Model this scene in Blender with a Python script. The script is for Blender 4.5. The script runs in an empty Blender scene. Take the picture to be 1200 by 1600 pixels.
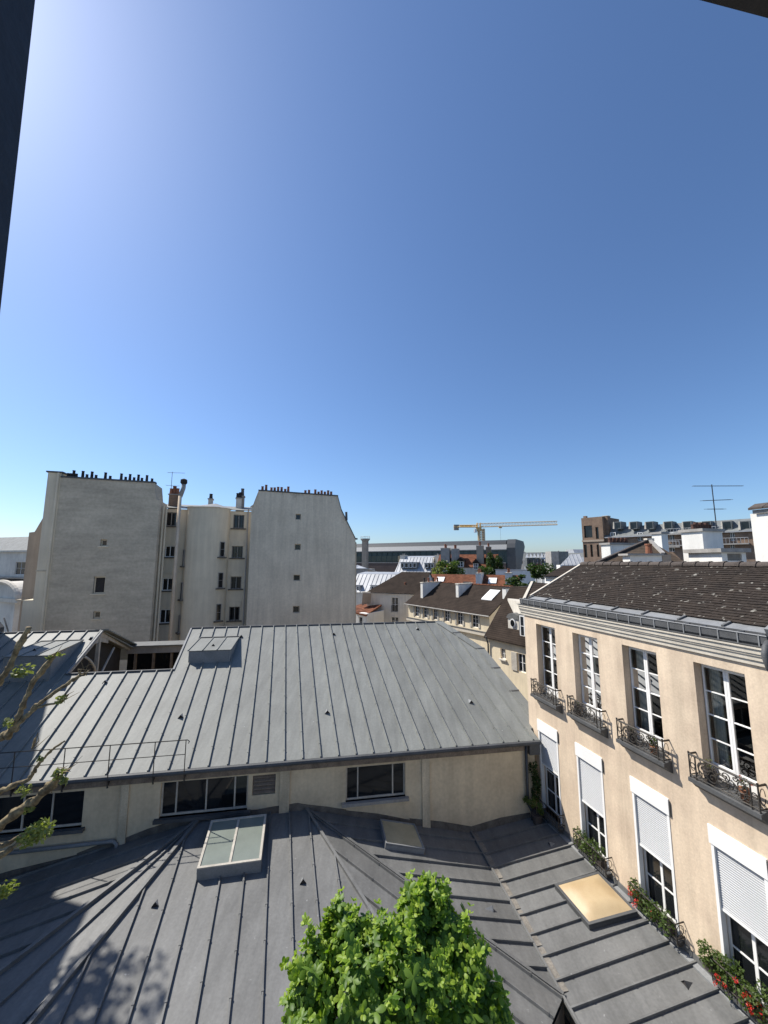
import bpy, bmesh, math, random
from mathutils import Vector as V
random.seed(7)
R = math.radians
C = bpy.context.scene.collection
SC = bpy.context.scene
CZ = 14.0                                   # eye height above the ground; all points below are relative to the eye

# ------------------------------------------------------------------ camera, sky, sun, exposure
PITCH = math.atan(78 / 600)
cd = bpy.data.cameras.new('camera'); cam = bpy.data.objects.new('camera', cd); C.objects.link(cam)
cam.location = (0, 0, CZ); cam.rotation_euler = (math.pi / 2 + PITCH, 0, 0)
cd.sensor_fit = 'HORIZONTAL'; cd.sensor_width = 36; cd.lens = 18; cd.clip_start = .05; cd.clip_end = 6000
SC.camera = cam
SC.render.resolution_x = 768; SC.render.resolution_y = 1024
SUN_AZ, SUN_EL = R(-66), R(49)              # azimuth from +Y towards +X
w = bpy.data.worlds.new('World'); SC.world = w; w.use_nodes = True
nt = w.node_tree; nt.nodes.clear()
sky = nt.nodes.new('ShaderNodeTexSky'); sky.sky_type = 'NISHITA'; sky.sun_disc = False
sky.sun_elevation = SUN_EL; sky.sun_rotation = SUN_AZ; sky.air_density = 1.0; sky.dust_density = 0.75; sky.ozone_density = 8.5; sky.altitude = 60
bg = nt.nodes.new('ShaderNodeBackground'); bg.inputs['Strength'].default_value = 0.115
out = nt.nodes.new('ShaderNodeOutputWorld')
nt.links.new(sky.outputs[0], bg.inputs[0]); nt.links.new(bg.outputs[0], out.inputs[0])
sd = bpy.data.lights.new('sun', 'SUN'); sun = bpy.data.objects.new('sun', sd); C.objects.link(sun)
sd.energy = 5.0; sd.angle = R(.53); sd.color = (1, .95, .87)
SV = V((math.sin(SUN_AZ) * math.cos(SUN_EL), math.cos(SUN_AZ) * math.cos(SUN_EL), math.sin(SUN_EL)))
sun.rotation_euler = SV.to_track_quat('Z', 'Y').to_euler(); sun.location = (-30, 10, 60)
SC.view_settings.view_transform = 'Standard'; SC.view_settings.look = 'None'
SC.view_settings.exposure = 0.42; SC.view_settings.gamma = 1.0

# ------------------------------------------------------------------ surveying helpers (bearing of a point -> place on a real plane)
cp, sp = math.cos(PITCH), math.sin(PITCH)
def ray(x, y):
    u = (x - 600) / 600; v = (800 - y) / 600
    return V((u, cp - v * sp, sp + v * cp))
def aty(x, y, Y): r = ray(x, y); return r * (Y / r.y)
def atz(x, y, z): r = ray(x, y); return r * (z / r.z)
def pln(p, q, r):
    n = (q - p).cross(r - p).normalized()
    if n.z < 0: n = -n
    return n, n.dot(p)
def hit(x, y, P): r = ray(x, y); return r * (P[1] / P[0].dot(r))
class Fr:
    """front plane frame: x along the front, y into the building, z up"""
    def __init__(s, o, ex):
        s.o = V(o); s.ex = V((ex[0], ex[1], 0)).normalized(); s.ey = V((-s.ex.y, s.ex.x, 0)); s.ez = V((0, 0, 1))
    def p(s, x, y, z): return s.o + s.ex * x + s.ey * y + s.ez * z
    def loc(s, px, py, y=0):
        r = ray(px, py); t = (s.o + s.ey * y).dot(s.ey) / r.dot(s.ey); q = r * t - s.o
        return q.dot(s.ex), q.z
    def rect(s, x0, y0, x1, y1, y=0):
        a = s.loc(x0, y0, y); b = s.loc(x1, y1, y)
        return min(a[0], b[0]), max(a[0], b[0]), min(a[1], b[1]), max(a[1], b[1])
def edge(x0, y0, Y0, x1, Y1, z0=None):
    a = aty(x0, y0, Y0); r = ray(x1, y0); b = r * (Y1 / r.y)
    f = Fr((a.x, a.y, 0), (b.x - a.x, b.y - a.y)); f.L = (V((b.x, b.y)) - V((a.x, a.y))).length
    return f

# ------------------------------------------------------------------ materials
MATS = {}
def node(t, k, **kw):
    n = t.nodes.new(k)
    for a, b in kw.items(): setattr(n, a, b)
    return n
def mat(name, col, rough=.8, metal=0, var=.25, vscale=1.5, fine=.12, fscale=25, streak=0, sdir=(2.2, 2.2, .16), col2=None, spots=None, bump=.15, rnd=0, spec=.5, bscale=None, rows=None, trans=0, top=None):
    m = bpy.data.materials.new(name); m.use_nodes = True; t = m.node_tree
    b = t.nodes['Principled BSDF']; L = t.links.new
    geo = node(t, 'ShaderNodeNewGeometry'); P = geo.outputs['Position']
    n1 = node(t, 'ShaderNodeTexNoise'); n1.inputs['Scale'].default_value = vscale; n1.inputs['Detail'].default_value = 6; n1.inputs['Roughness'].default_value = .6; L(P, n1.inputs['Vector'])
    mx = node(t, 'ShaderNodeMix', data_type='RGBA'); A, B = mx.inputs[6], mx.inputs[7]
    c2 = col2 or tuple(c * (1 - var) for c in col)
    A.default_value = (*col, 1); B.default_value = (*c2, 1)
    rp = node(t, 'ShaderNodeMapRange'); rp.inputs[1].default_value = .38; rp.inputs[2].default_value = .66; L(n1.outputs[0], rp.inputs[0]); L(rp.outputs[0], mx.inputs[0])
    last = mx.outputs[2]
    def mul(src, fac_out, lo, hi):
        r = node(t, 'ShaderNodeMapRange'); r.inputs[1].default_value = .3; r.inputs[2].default_value = .7; r.inputs[3].default_value = lo; r.inputs[4].default_value = hi
        L(fac_out, r.inputs[0]); v = node(t, 'ShaderNodeVectorMath', operation='SCALE'); L(src, v.inputs[0]); L(r.outputs[0], v.inputs['Scale']); return v.outputs[0]
    n2 = node(t, 'ShaderNodeTexNoise'); n2.inputs['Scale'].default_value = fscale; n2.inputs['Detail'].default_value = 4; L(P, n2.inputs['Vector'])
    if fine: last = mul(last, n2.outputs[0], 1 - fine, 1 + fine)
    if streak:
        mp = node(t, 'ShaderNodeMapping'); mp.inputs['Scale'].default_value = sdir; L(P, mp.inputs[0])
        n3 = node(t, 'ShaderNodeTexNoise'); n3.inputs['Scale'].default_value = 1.3; n3.inputs['Detail'].default_value = 7; n3.inputs['Roughness'].default_value = .65; L(mp.outputs[0], n3.inputs['Vector'])
        last = mul(last, n3.outputs[0], 1 - streak, 1 + streak * .5)
    if top:                                     # soot washed down from the chimney pots in uneven runs
        mp = node(t, 'ShaderNodeMapping'); mp.inputs['Scale'].default_value = (1.1, 1.1, .22); L(P, mp.inputs[0])
        n6 = node(t, 'ShaderNodeTexNoise'); n6.inputs['Scale'].default_value = 1.0; n6.inputs['Detail'].default_value = 8; n6.inputs['Roughness'].default_value = .7; L(mp.outputs[0], n6.inputs['Vector'])
        sx = node(t, 'ShaderNodeSeparateXYZ'); L(P, sx.inputs[0]); r1 = node(t, 'ShaderNodeMapRange'); r1.inputs[1].default_value = top[0]; r1.inputs[2].default_value = top[1]; r1.inputs[3].default_value = .30; r1.inputs[4].default_value = -.06; L(sx.outputs[2], r1.inputs[0])
        sb = node(t, 'ShaderNodeMath', operation='SUBTRACT'); L(n6.outputs[0], sb.inputs[0]); L(r1.outputs[0], sb.inputs[1])
        r2 = node(t, 'ShaderNodeMapRange'); r2.inputs[1].default_value = .5; r2.inputs[2].default_value = .66; r2.inputs[4].default_value = top[2]; L(sb.outputs[0], r2.inputs[0])
        m6 = node(t, 'ShaderNodeMix', data_type='RGBA'); L(r2.outputs[0], m6.inputs[0]); L(last, m6.inputs[6]); m6.inputs[7].default_value = (.09, .08, .065, 1); last = m6.outputs[2]
    if rnd:
        oi = node(t, 'ShaderNodeObjectInfo'); r = node(t, 'ShaderNodeMapRange'); r.inputs[3].default_value = 1 - rnd; r.inputs[4].default_value = 1 + rnd; L(oi.outputs['Random'], r.inputs[0])
        v = node(t, 'ShaderNodeVectorMath', operation='SCALE'); L(last, v.inputs[0]); L(r.outputs[0], v.inputs['Scale']); last = v.outputs[0]
    if rows:                                    # rows of far tiles: colour varied in level bands of a given size
        bk = node(t, 'ShaderNodeTexWave', wave_type='BANDS', bands_direction='Z', wave_profile='SAW'); bk.inputs['Scale'].default_value = rows; bk.inputs['Distortion'].default_value = .6; bk.inputs['Detail'].default_value = 2; bk.inputs['Detail Scale'].default_value = 4; L(P, bk.inputs['Vector'])
        last = mul(last, bk.outputs[1], .72, 1.15)
    if spots:
        n4 = node(t, 'ShaderNodeTexNoise'); n4.inputs['Scale'].default_value = spots[1]; n4.inputs['Detail'].default_value = 3; L(P, n4.inputs['Vector'])
        r = node(t, 'ShaderNodeMapRange'); r.inputs[1].default_value = spots[2]; r.inputs[2].default_value = spots[2] + .05; L(n4.outputs[0], r.inputs[0])
        m4 = node(t, 'ShaderNodeMix', data_type='RGBA'); L(r.outputs[0], m4.inputs[0]); L(last, m4.inputs[6]); m4.inputs[7].default_value = (*spots[0], 1); last = m4.outputs[2]
    L(last, b.inputs['Base Color']); b.inputs['Roughness'].default_value = rough; b.inputs['Metallic'].default_value = metal
    b.inputs['Specular IOR Level'].default_value = spec
    if bump:
        bp = node(t, 'ShaderNodeBump'); bp.inputs['Strength'].default_value = bump; bp.inputs['Distance'].default_value = .02
        if bscale:
            n5 = node(t, 'ShaderNodeTexNoise'); n5.inputs['Scale'].default_value = bscale; n5.inputs['Detail'].default_value = 3; L(P, n5.inputs['Vector']); L(n5.outputs[0], bp.inputs['Height'])
        else: L(n2.outputs[0], bp.inputs['Height'])
        L(bp.outputs[0], b.inputs['Normal'])
    if trans: b.inputs['Transmission Weight'].default_value = trans
    MATS[name] = m; return m
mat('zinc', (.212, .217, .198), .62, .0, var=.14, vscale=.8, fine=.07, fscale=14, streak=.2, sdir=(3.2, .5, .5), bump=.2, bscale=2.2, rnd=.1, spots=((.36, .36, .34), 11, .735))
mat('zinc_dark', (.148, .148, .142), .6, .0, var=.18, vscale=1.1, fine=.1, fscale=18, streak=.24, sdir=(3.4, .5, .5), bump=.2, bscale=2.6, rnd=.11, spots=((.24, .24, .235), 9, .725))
mat('zinc_trim', (.23, .235, .235), .66, .0, var=.2, vscale=2, bump=.1)
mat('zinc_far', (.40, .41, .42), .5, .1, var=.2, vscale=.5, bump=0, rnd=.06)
mat('lead', (.085, .087, .088), .65, .0, var=.3, vscale=2)
mat('stucco_cream', (.67, .54, .395), .92, var=.14, vscale=1.3, col2=(.57, .45, .33), fine=.07, fscale=22, streak=.2, bump=.14, spots=None)
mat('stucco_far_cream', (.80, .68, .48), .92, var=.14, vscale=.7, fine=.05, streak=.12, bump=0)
mat('stucco_pale', (.68, .63, .54), .92, var=.2, vscale=.6, fine=.06, streak=.18, bump=.1)
mat('stucco_grey', (.52, .45, .345), .95, var=.2, vscale=.45, col2=(.45, .39, .30), fine=.09, fscale=5, streak=.2, sdir=(.3, .3, 1.5), top=(18.6, 22.6, .75), bump=.1)
mat('stucco_grey2', (.67, .59, .465), .95, var=.16, vscale=.4, fine=.07, fscale=6, streak=.15, top=(17.5, 22, .7), bump=.1)
mat('stucco_light', (.68, .595, .45), .95, var=.12, vscale=.5, fine=.05, streak=.12, bump=.1)
mat('stucco_tan', (.42, .34, .26), .95, var=.2, vscale=.4, fine=.05, streak=.15, bump=.1)
mat('stucco_hall', (.66, .545, .37), .95, var=.3, vscale=.9, col2=(.53, .43, .29), fine=.07, fscale=9, streak=.13, bump=.25)
mat('stucco_pil', (.64, .54, .38), .95, var=.25, vscale=1.2, fine=.1, streak=.25, bump=.2)
mat('valley_lead', (.22, .20, .17), .8, var=.45, vscale=5, fine=.2)
mat('stain_shade', (.16, .14, .115), .95, var=.4, vscale=4, streak=.3)
mat('mould_white', (.62, .56, .46), .85, var=.15, vscale=2, fine=.06, streak=.1)
mat('white', (.80, .79, .76), .6, var=.05, vscale=2, fine=.02, bump=0)
mat('white_wall', (.78, .76, .70), .9, var=.1, vscale=.8, fine=.04, streak=.12, bump=.1)
mat('shutter', (.55, .555, .555), .5, var=.05, vscale=1, fine=.02, bump=0)
mat('timber_pale', (.50, .46, .39), .8, var=.25, vscale=3, fine=.1, streak=.1)
mat('tile_brown', (.044, .034, .027), .95, spec=.2, var=.4, vscale=3, col2=(.03, .024, .02), fine=.3, fscale=20, bump=.3, spots=((.26, .245, .21), 7, .645))
mat('tile_brown_far', (.043, .032, .025), .98, spec=.15, var=.35, vscale=1.2, fine=.2, fscale=10, rows=2.2, bump=.2)
mat('tile_red_far', (.19, .078, .045), .98, spec=.15, var=.4, vscale=1.5, fine=.25, fscale=10, rows=2.2, bump=.2)
mat('tile_ridge', (.085, .068, .057), .93, var=.4, vscale=5, fine=.25, bump=.3, rnd=.15)
mat('terracotta', (.30, .12, .065), .9, var=.35, vscale=6, rnd=.2)
mat('tile_hip', (.10, .075, .055), .98, spec=.15, var=.35, vscale=1.5, fine=.2, fscale=12, rows=3.5, bump=.25)
mat('pot_brown', (.10, .048, .034), .9, var=.35, vscale=6, rnd=.25)
mat('soot', (.035, .03, .028), .9, var=.3, vscale=5, rnd=.3)
mat('brick', (.24, .165, .115), .95, var=.3, vscale=1.2, fine=.2, fscale=12)
mat('concrete', (.36, .34, .31), .95, var=.25, vscale=1, streak=.2)
mat('slate', (.17, .18, .175), .7, var=.3, vscale=1.2, fine=.15, fscale=10)
mat('iron', (.035, .035, .033), .6, .3, var=.4, vscale=20, col2=(.075, .06, .045))
mat('steel_dark', (.06, .065, .07), .55, .3, var=.2)
mat('frame_shade', (.012, .013, .016), .6, var=.2, vscale=6)  # near black: the backlit shade on the frame is put into this colour
mat('antenna', (.16, .16, .165), .45, .6, var=.2)
mat('crane_yellow', (.60, .40, .15), .6, var=.15, vscale=2, bump=0)
mat('crane_white', (.60, .47, .30), .6, var=.15, vscale=2, bump=0)
mat('wood_grey', (.24, .19, .145), .85, var=.35, vscale=4, fine=.2, streak=.2)
mat('bark', (.28, .22, .12), .95, var=.5, vscale=9, col2=(.075, .055, .03), fine=.3, fscale=30, bump=.7)
mat('ground', (.16, .155, .15), .95, var=.3, vscale=.3, fine=.1)
mat('asphalt', (.055, .055, .055), .95, var=.3, vscale=.5)
mat('pot_clay', (.34, .15, .08), .85, var=.3, vscale=8)
mat('pot_dark', (.06, .05, .045), .8, var=.3, vscale=8)
mat('curtain', (.62, .62, .58), .9, var=.1, vscale=3, bump=0)
mat('interior', (.05, .045, .04), .95, var=.3, vscale=2, bump=0)
mat('glass_dark', (.012, .014, .016), .08, var=.4, vscale=.4, fine=0, bump=.02, bscale=.8)
mat('glass_far', (.03, .036, .042), .12, var=.5, vscale=.25, fine=0, bump=0)
mat('glass_green', (.03, .055, .052), .12, var=.4, vscale=.1, fine=0, bump=0)
mat('mesh_dark', (.028, .027, .025), .75, var=.4, vscale=1.5, fine=.15)
mat('sky_glass', (.20, .225, .195), .3, var=.12, vscale=1.6, fine=.03, bump=.03, bscale=1.5, streak=.08)
mat('sky_plastic', (.46, .39, .24), .45, var=.15, vscale=2, fine=.05, streak=.1)
mat('sky_amber', (.46, .35, .205), .45, var=.15, vscale=1.8, col2=(.40, .29, .16), fine=.1, fscale=120, bump=.06)
mat('green_metal', (.05, .075, .07), .5, .2, var=.2)
mat('brown_panel', (.11, .075, .06), .7, var=.25, vscale=.3)
def leafmat(name, c1, c2, tr=.35):
    m = bpy.data.materials.new(name); m.use_nodes = True; t = m.node_tree; L = t.links.new; b = t.nodes['Principled BSDF']
    g = node(t, 'ShaderNodeNewGeometry'); oi = node(t, 'ShaderNodeObjectInfo')
    ad = node(t, 'ShaderNodeMath', operation='ADD'); L(g.outputs['Random Per Island'], ad.inputs[0]); L(oi.outputs['Random'], ad.inputs[1])
    fr = node(t, 'ShaderNodeMath', operation='FRACT'); L(ad.outputs[0], fr.inputs[0])
    mx = node(t, 'ShaderNodeMix', data_type='RGBA'); L(fr.outputs[0], mx.inputs[0]); mx.inputs[6].default_value = (*c1, 1); mx.inputs[7].default_value = (*c2, 1)
    L(mx.outputs[2], b.inputs['Base Color']); b.inputs['Roughness'].default_value = .5; b.inputs['Specular IOR Level'].default_value = .35
    tl = node(t, 'ShaderNodeBsdfTranslucent'); sc = node(t, 'ShaderNodeVectorMath', operation='MULTIPLY'); L(mx.outputs[2], sc.inputs[0]); sc.inputs[1].default_value = (1.5, 1.7, .6); L(sc.outputs[0], tl.inputs[0])
    ms = node(t, 'ShaderNodeMixShader'); ms.inputs[0].default_value = tr; L(b.outputs[0], ms.inputs[1]); L(tl.outputs[0], ms.inputs[2])
    L(ms.outputs[0], t.nodes['Material Output'].inputs[0]); MATS[name] = m
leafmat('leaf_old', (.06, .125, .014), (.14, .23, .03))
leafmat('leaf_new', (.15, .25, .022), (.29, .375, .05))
leafmat('leaf_dark', (.025, .05, .014), (.055, .085, .022))
leafmat('leaf_mid', (.05, .085, .02), (.10, .14, .035))
leafmat('leaf_spring', (.17, .19, .06), (.24, .25, .10))
leafmat('leaf_tuft', (.16, .19, .045), (.24, .26, .09))
leafmat('leaf_purple', (.06, .022, .02), (.10, .04, .03))
leafmat('petal_red', (.50, .02, .02), (.62, .05, .03), .2)
leafmat('petal_pink', (.55, .22, .20), (.6, .3, .25), .2)
def glassmat():
    m = bpy.data.materials.new('glass_clear'); m.use_nodes = True; t = m.node_tree; L = t.links.new; t.nodes.remove(t.nodes['Principled BSDF'])
    tr = node(t, 'ShaderNodeBsdfTransparent'); tr.inputs[0].default_value = (.8, .84, .82, 1); gl = node(t, 'ShaderNodeBsdfGlossy'); gl.inputs['Roughness'].default_value = .02
    fn = node(t, 'ShaderNodeFresnel'); fn.inputs[0].default_value = 1.5; ms = node(t, 'ShaderNodeMixShader')
    ad = node(t, 'ShaderNodeMath', operation='ADD'); ad.inputs[1].default_value = .05; L(fn.outputs[0], ad.inputs[0]); L(ad.outputs[0], ms.inputs[0])
    L(tr.outputs[0], ms.inputs[1]); L(gl.outputs[0], ms.inputs[2]); L(ms.outputs[0], t.nodes['Material Output'].inputs[0]); MATS['glass_clear'] = m
glassmat()

# ------------------------------------------------------------------ mesh building
WL = {}
WF = Fr((0, 0, 0), (1, 0))
class MB:
    def __init__(s): s.v = []; s.f = []
    def poly(s, pts):
        i = len(s.v); s.v += [V(p) for p in pts]; s.f.append(tuple(range(i, i + len(pts))))
    def box(s, fr, x0, x1, y0, y1, z0, z1):
        i = len(s.v)
        for z in (z0, z1):
            for x, y in ((x0, y0), (x1, y0), (x1, y1), (x0, y1)): s.v.append(fr.p(x, y, z))
        s.f += [tuple(i + k for k in q) for q in ((3, 2, 1, 0), (4, 5, 6, 7), (0, 1, 5, 4), (1, 2, 6, 5), (2, 3, 7, 6), (3, 0, 4, 7))]
        return s
    def prism(s, pts, ext):
        pts = [V(p) for p in pts]; ext = V(ext); n = len(pts); i = len(s.v)
        nn = V((0, 0, 0))
        for k in range(n): nn += pts[k].cross(pts[(k + 1) % n])
        if nn.dot(ext) > 0: pts.reverse()
        s.v += pts + [p + ext for p in pts]
        s.f.append(tuple(range(i, i + n))); s.f.append(tuple(range(i + 2 * n - 1, i + n - 1, -1)))
        for k in range(n): q = (k + 1) % n; s.f.append((i + q, i + k, i + n + k, i + n + q))
        return s
    def beam(s, a, b, wd, ht, up=V((0, 0, 1))):
        a, b = V(a), V(b); t = (b - a).normalized(); sd = t.cross(up).normalized(); u = sd.cross(t).normalized()
        q = [a + sd * wd / 2, a + sd * wd / 2 + u * ht, a - sd * wd / 2 + u * ht, a - sd * wd / 2]
        return s.prism(q, b - a)
    def tube(s, pts, r, n=8, cap=True):
        pts = [V(p) for p in pts]; N = len(pts); rs = r if isinstance(r, (list, tuple)) else [r] * N
        i = len(s.v); prev = None
        for k in range(N):
            t = (pts[min(k + 1, N - 1)] - pts[max(k - 1, 0)]).normalized()
            if prev is None:
                a = t.cross(V((0, 0, 1)))
                if a.length < .05: a = t.cross(V((1, 0, 0)))
                a.normalize()
            else: a = (prev - t * prev.dot(t)).normalized()
            prev = a; b = t.cross(a)
            for j in range(n):
                th = 2 * math.pi * j / n; s.v.append(pts[k] + (a * math.cos(th) + b * math.sin(th)) * rs[k])
        for k in range(N - 1):
            for j in range(n):
                q = (j + 1) % n; s.f.append((i + k * n + j, i + k * n + q, i + (k + 1) * n + q, i + (k + 1) * n + j))
        if cap: s.f.append(tuple(i + j for j in range(n - 1, -1, -1))); s.f.append(tuple(i + (N - 1) * n + j for j in range(n)))
        return s
    def lathe(s, o, prof, n=12, fr=WF):
        o = V(o); i = len(s.v)
        for r, z in prof:
            for j in range(n): th = 2 * math.pi * j / n; s.v.append(o + V((r * math.cos(th), r * math.sin(th), z)))
        for k in range(len(prof) - 1):
            for j in range(n): q = (j + 1) % n; s.f.append((i + k * n + j, i + k * n + q, i + (k + 1) * n + q, i + (k + 1) * n + j))
        s.f.append(tuple(i + j for j in range(n - 1, -1, -1))); s.f.append(tuple(i + (len(prof) - 1) * n + j for j in range(n)))
        return s
    def wall(s, fr, x0, x1, z0, z1, ops, rev=.2, y=0.):
        """front sheet with real openings and their reveals"""
        ops = [(max(a, x0 + .01), min(b, x1 - .01), max(c, z0 + .01), min(d, z1 - .01)) for a, b, c, d in ops]
        ops = [o for o in ops if o[1] - o[0] > .02 and o[3] - o[2] > .02]
        xs = sorted({x0, x1, *[o[0] for o in ops], *[o[1] for o in ops]}); zs = sorted({z0, z1, *[o[2] for o in ops], *[o[3] for o in ops]})
        for xa, xb in zip(xs, xs[1:]):
            for za, zb in zip(zs, zs[1:]):
                cx, cz = (xa + xb) / 2, (za + zb) / 2
                if any(o[0] < cx < o[1] and o[2] < cz < o[3] for o in ops): continue
                s.poly([fr.p(xa, y, za), fr.p(xb, y, za), fr.p(xb, y, zb), fr.p(xa, y, zb)])
        for a, b, c, d in ops:
            for (p, q) in (((a, c), (a, d)), ((a, d), (b, d)), ((b, d), (b, c)), ((b, c), (a, c))):
                s.poly([fr.p(p[0], y, p[1]), fr.p(q[0], y, q[1]), fr.p(q[0], y + rev, q[1]), fr.p(p[0], y + rev, p[1])])
        return s
    def block(s, fr, x0, x1, y0, y1, z0, z1, ops=(), rev=.2):
        s.wall(fr, x0, x1, z0, z1, ops, rev, y0)
        P = fr.p
        s.poly([P(x1, y0, z0), P(x1, y1, z0), P(x1, y1, z1), P(x1, y0, z1)]); s.poly([P(x0, y1, z0), P(x0, y0, z0), P(x0, y0, z1), P(x0, y1, z1)])
        s.poly([P(x1, y1, z0), P(x0, y1, z0), P(x0, y1, z1), P(x1, y1, z1)]); s.poly([P(x0, y0, z1), P(x1, y0, z1), P(x1, y1, z1), P(x0, y1, z1)])
        return s
    def build(s, name, m, parent=None, smooth=False, label=None, cat=None, group=None, kind=None, loc=None):
        if parent is None:
            if loc is None:
                n = len(s.v); loc = V((sum(p.x for p in s.v) / n, sum(p.y for p in s.v) / n, min(p.z for p in s.v)))
            L0 = V(loc)
        else: L0 = WL[parent.name]
        me = bpy.data.meshes.new(name); me.from_pydata([tuple(p - L0) for p in s.v], [], s.f); me.update()
        bm = bmesh.new(); bm.from_mesh(me); bmesh.ops.recalc_face_normals(bm, faces=bm.faces); bm.to_mesh(me); bm.free()
        if smooth:
            for p in me.polygons: p.use_smooth = True
        me.materials.append(MATS[m]); o = bpy.data.objects.new(name, me); C.objects.link(o)
        if parent is None: o.location = L0 + V((0, 0, CZ))
        else: o.parent = parent
        WL[o.name] = L0
        tag(o, label, cat, group, kind); return o
def tag(o, label=None, cat=None, group=None, kind=None):
    for k, v in (('label', label), ('category', cat), ('group', group), ('kind', kind)):
        if v: o[k] = v
def thing(name, label, cat, loc, group=None):
    o = bpy.data.objects.new(name, None); C.objects.link(o); o.empty_display_size = .3
    o.location = V(loc) + V((0, 0, CZ)); WL[o.name] = V(loc); tag(o, label, cat, group); return o
def place(me, name, parent, M):
    """another object on shared mesh data, M = matrix in eye space"""
    o = bpy.data.objects.new(name, me); C.objects.link(o)
    L0 = WL[parent.name]; o.parent = parent; M = M.copy(); M.translation = M.translation - L0; o.matrix_local = M; WL[o.name] = L0
    return o
def window(parent, fr, rc, y, nx=2, nz=2, fm='white', bar=.05, pm='glass_far', name='window', dep=.05):
    x0, x1, z0, z1 = rc; m = MB()
    m.box(fr, x0, x0 + bar, y, y + dep, z0, z1); m.box(fr, x1 - bar, x1, y, y + dep, z0, z1)
    m.box(fr, x0 + bar, x1 - bar, y, y + dep, z0, z0 + bar); m.box(fr, x0 + bar, x1 - bar, y, y + dep, z1 - bar, z1)
    for k in range(1, nx): c = x0 + (x1 - x0) * k / nx; m.box(fr, c - bar * .5, c + bar * .5, y + .002, y + dep - .002, z0 + bar, z1 - bar)
    for k in range(1, nz): c = z0 + (z1 - z0) * k / nz; m.box(fr, x0 + bar, x1 - bar, y + .005, y + dep - .005, c - bar * .25, c + bar * .25)
    o = m.build(name, fm, parent)
    p = MB(); p.box(fr, x0 + .01, x1 - .01, y + dep * .5, y + dep * .5 + .012, z0 + .01, z1 - .01); p.build('pane', pm, o)
    return o
def clip(poly, n, c):
    r = []
    for i in range(len(poly)):
        a, b = poly[i], poly[(i + 1) % len(poly)]; da, db = n.dot(a) - c, n.dot(b) - c
        if da >= 0: r.append(a)
        if (da >= 0) != (db >= 0): r.append(a + (b - a) * (da / (da - db)))
    return r
def zinc_facet(poly, dirv, step, ref, m, parent, sw=.034, sh=.058, clips=True, seams=True, ends=.0, seam_mat=None, th=.02):
    """a roof slope made of separate metal sheets with a standing seam on every joint"""
    poly = [V(p) for p in poly]; n = V((0, 0, 0))
    for i in range(len(poly)): n += poly[i].cross(poly[(i + 1) % len(poly)])
    n.normalize(); n = -n if n.z < 0 else n
    a = (V(dirv) - n * n.dot(V(dirv))).normalized(); b = n.cross(a)
    us = [b.dot(p) for p in poly]; u0 = b.dot(V(ref)); lo, hi = min(us), max(us)
    k0 = math.floor((lo - u0) / step); cuts = []; k = k0
    while u0 + k * step < hi + step: cuts.append(u0 + k * step); k += 1
    for c0, c1 in zip(cuts, cuts[1:]):
        q = clip(clip(poly, b, c0), -b, -c1)
        if len(q) < 3: continue
        ar = sum(((q[i] - q[0]).cross(q[i + 1] - q[0])).dot(n) for i in range(1, len(q) - 1))
        if abs(ar) < .004: continue
        dz = random.uniform(-.002, .002)
        MB().prism([p + n * dz for p in q], -n * th).build('roof_panel', m, parent)
    if not seams: return
    for c in cuts:
        ts = []
        for i in range(len(poly)):
            p, q = poly[i], poly[(i + 1) % len(poly)]; da, db = b.dot(p) - c, b.dot(q) - c
            if (da > 0) != (db > 0): ts.append(a.dot(p + (q - p) * (da / (da - db))))
        ts.sort(); o = n * n.dot(poly[0])
        for t0, t1 in zip(ts[::2], ts[1::2]):
            if t1 - t0 < .12: continue
            s = MB(); P0 = o + b * c + a * (t0 + ends); P1 = o + b * c + a * (t1 - .01); s.beam(P0, P1, sw, sh, n)
            if clips:
                t = t0 + random.uniform(.2, .8)
                while t < t1 - .1:
                    s.beam(o + b * c + a * t, o + b * c + a * (t + .035), sw + .012, sh + .008, n); t += random.uniform(.75, 1.0)
            s.build('seam', seam_mat or m, parent)
def vent(parent, P, dn, n, m, size=.2):
    """small pyramid roof vent with a dark mouth facing down the slope"""
    n = V(n); dn = (V(dn) - n * n.dot(V(dn))).normalized(); sdv = n.cross(dn); h = size * .62
    a = P + sdv * size * .5 + dn * size * .35; b = P - sdv * size * .5 + dn * size * .35; c = P - dn * size * .9; t = P + n * h + dn * size * .3
    s = MB(); s.poly([a, t, c]); s.poly([b, c, t]); o = s.build('roof_vent', m, parent)
    q = MB(); q.poly([a - dn * .015, b - dn * .015, t - dn * .015]); q.build('vent_mouth', 'soot', o)
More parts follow.
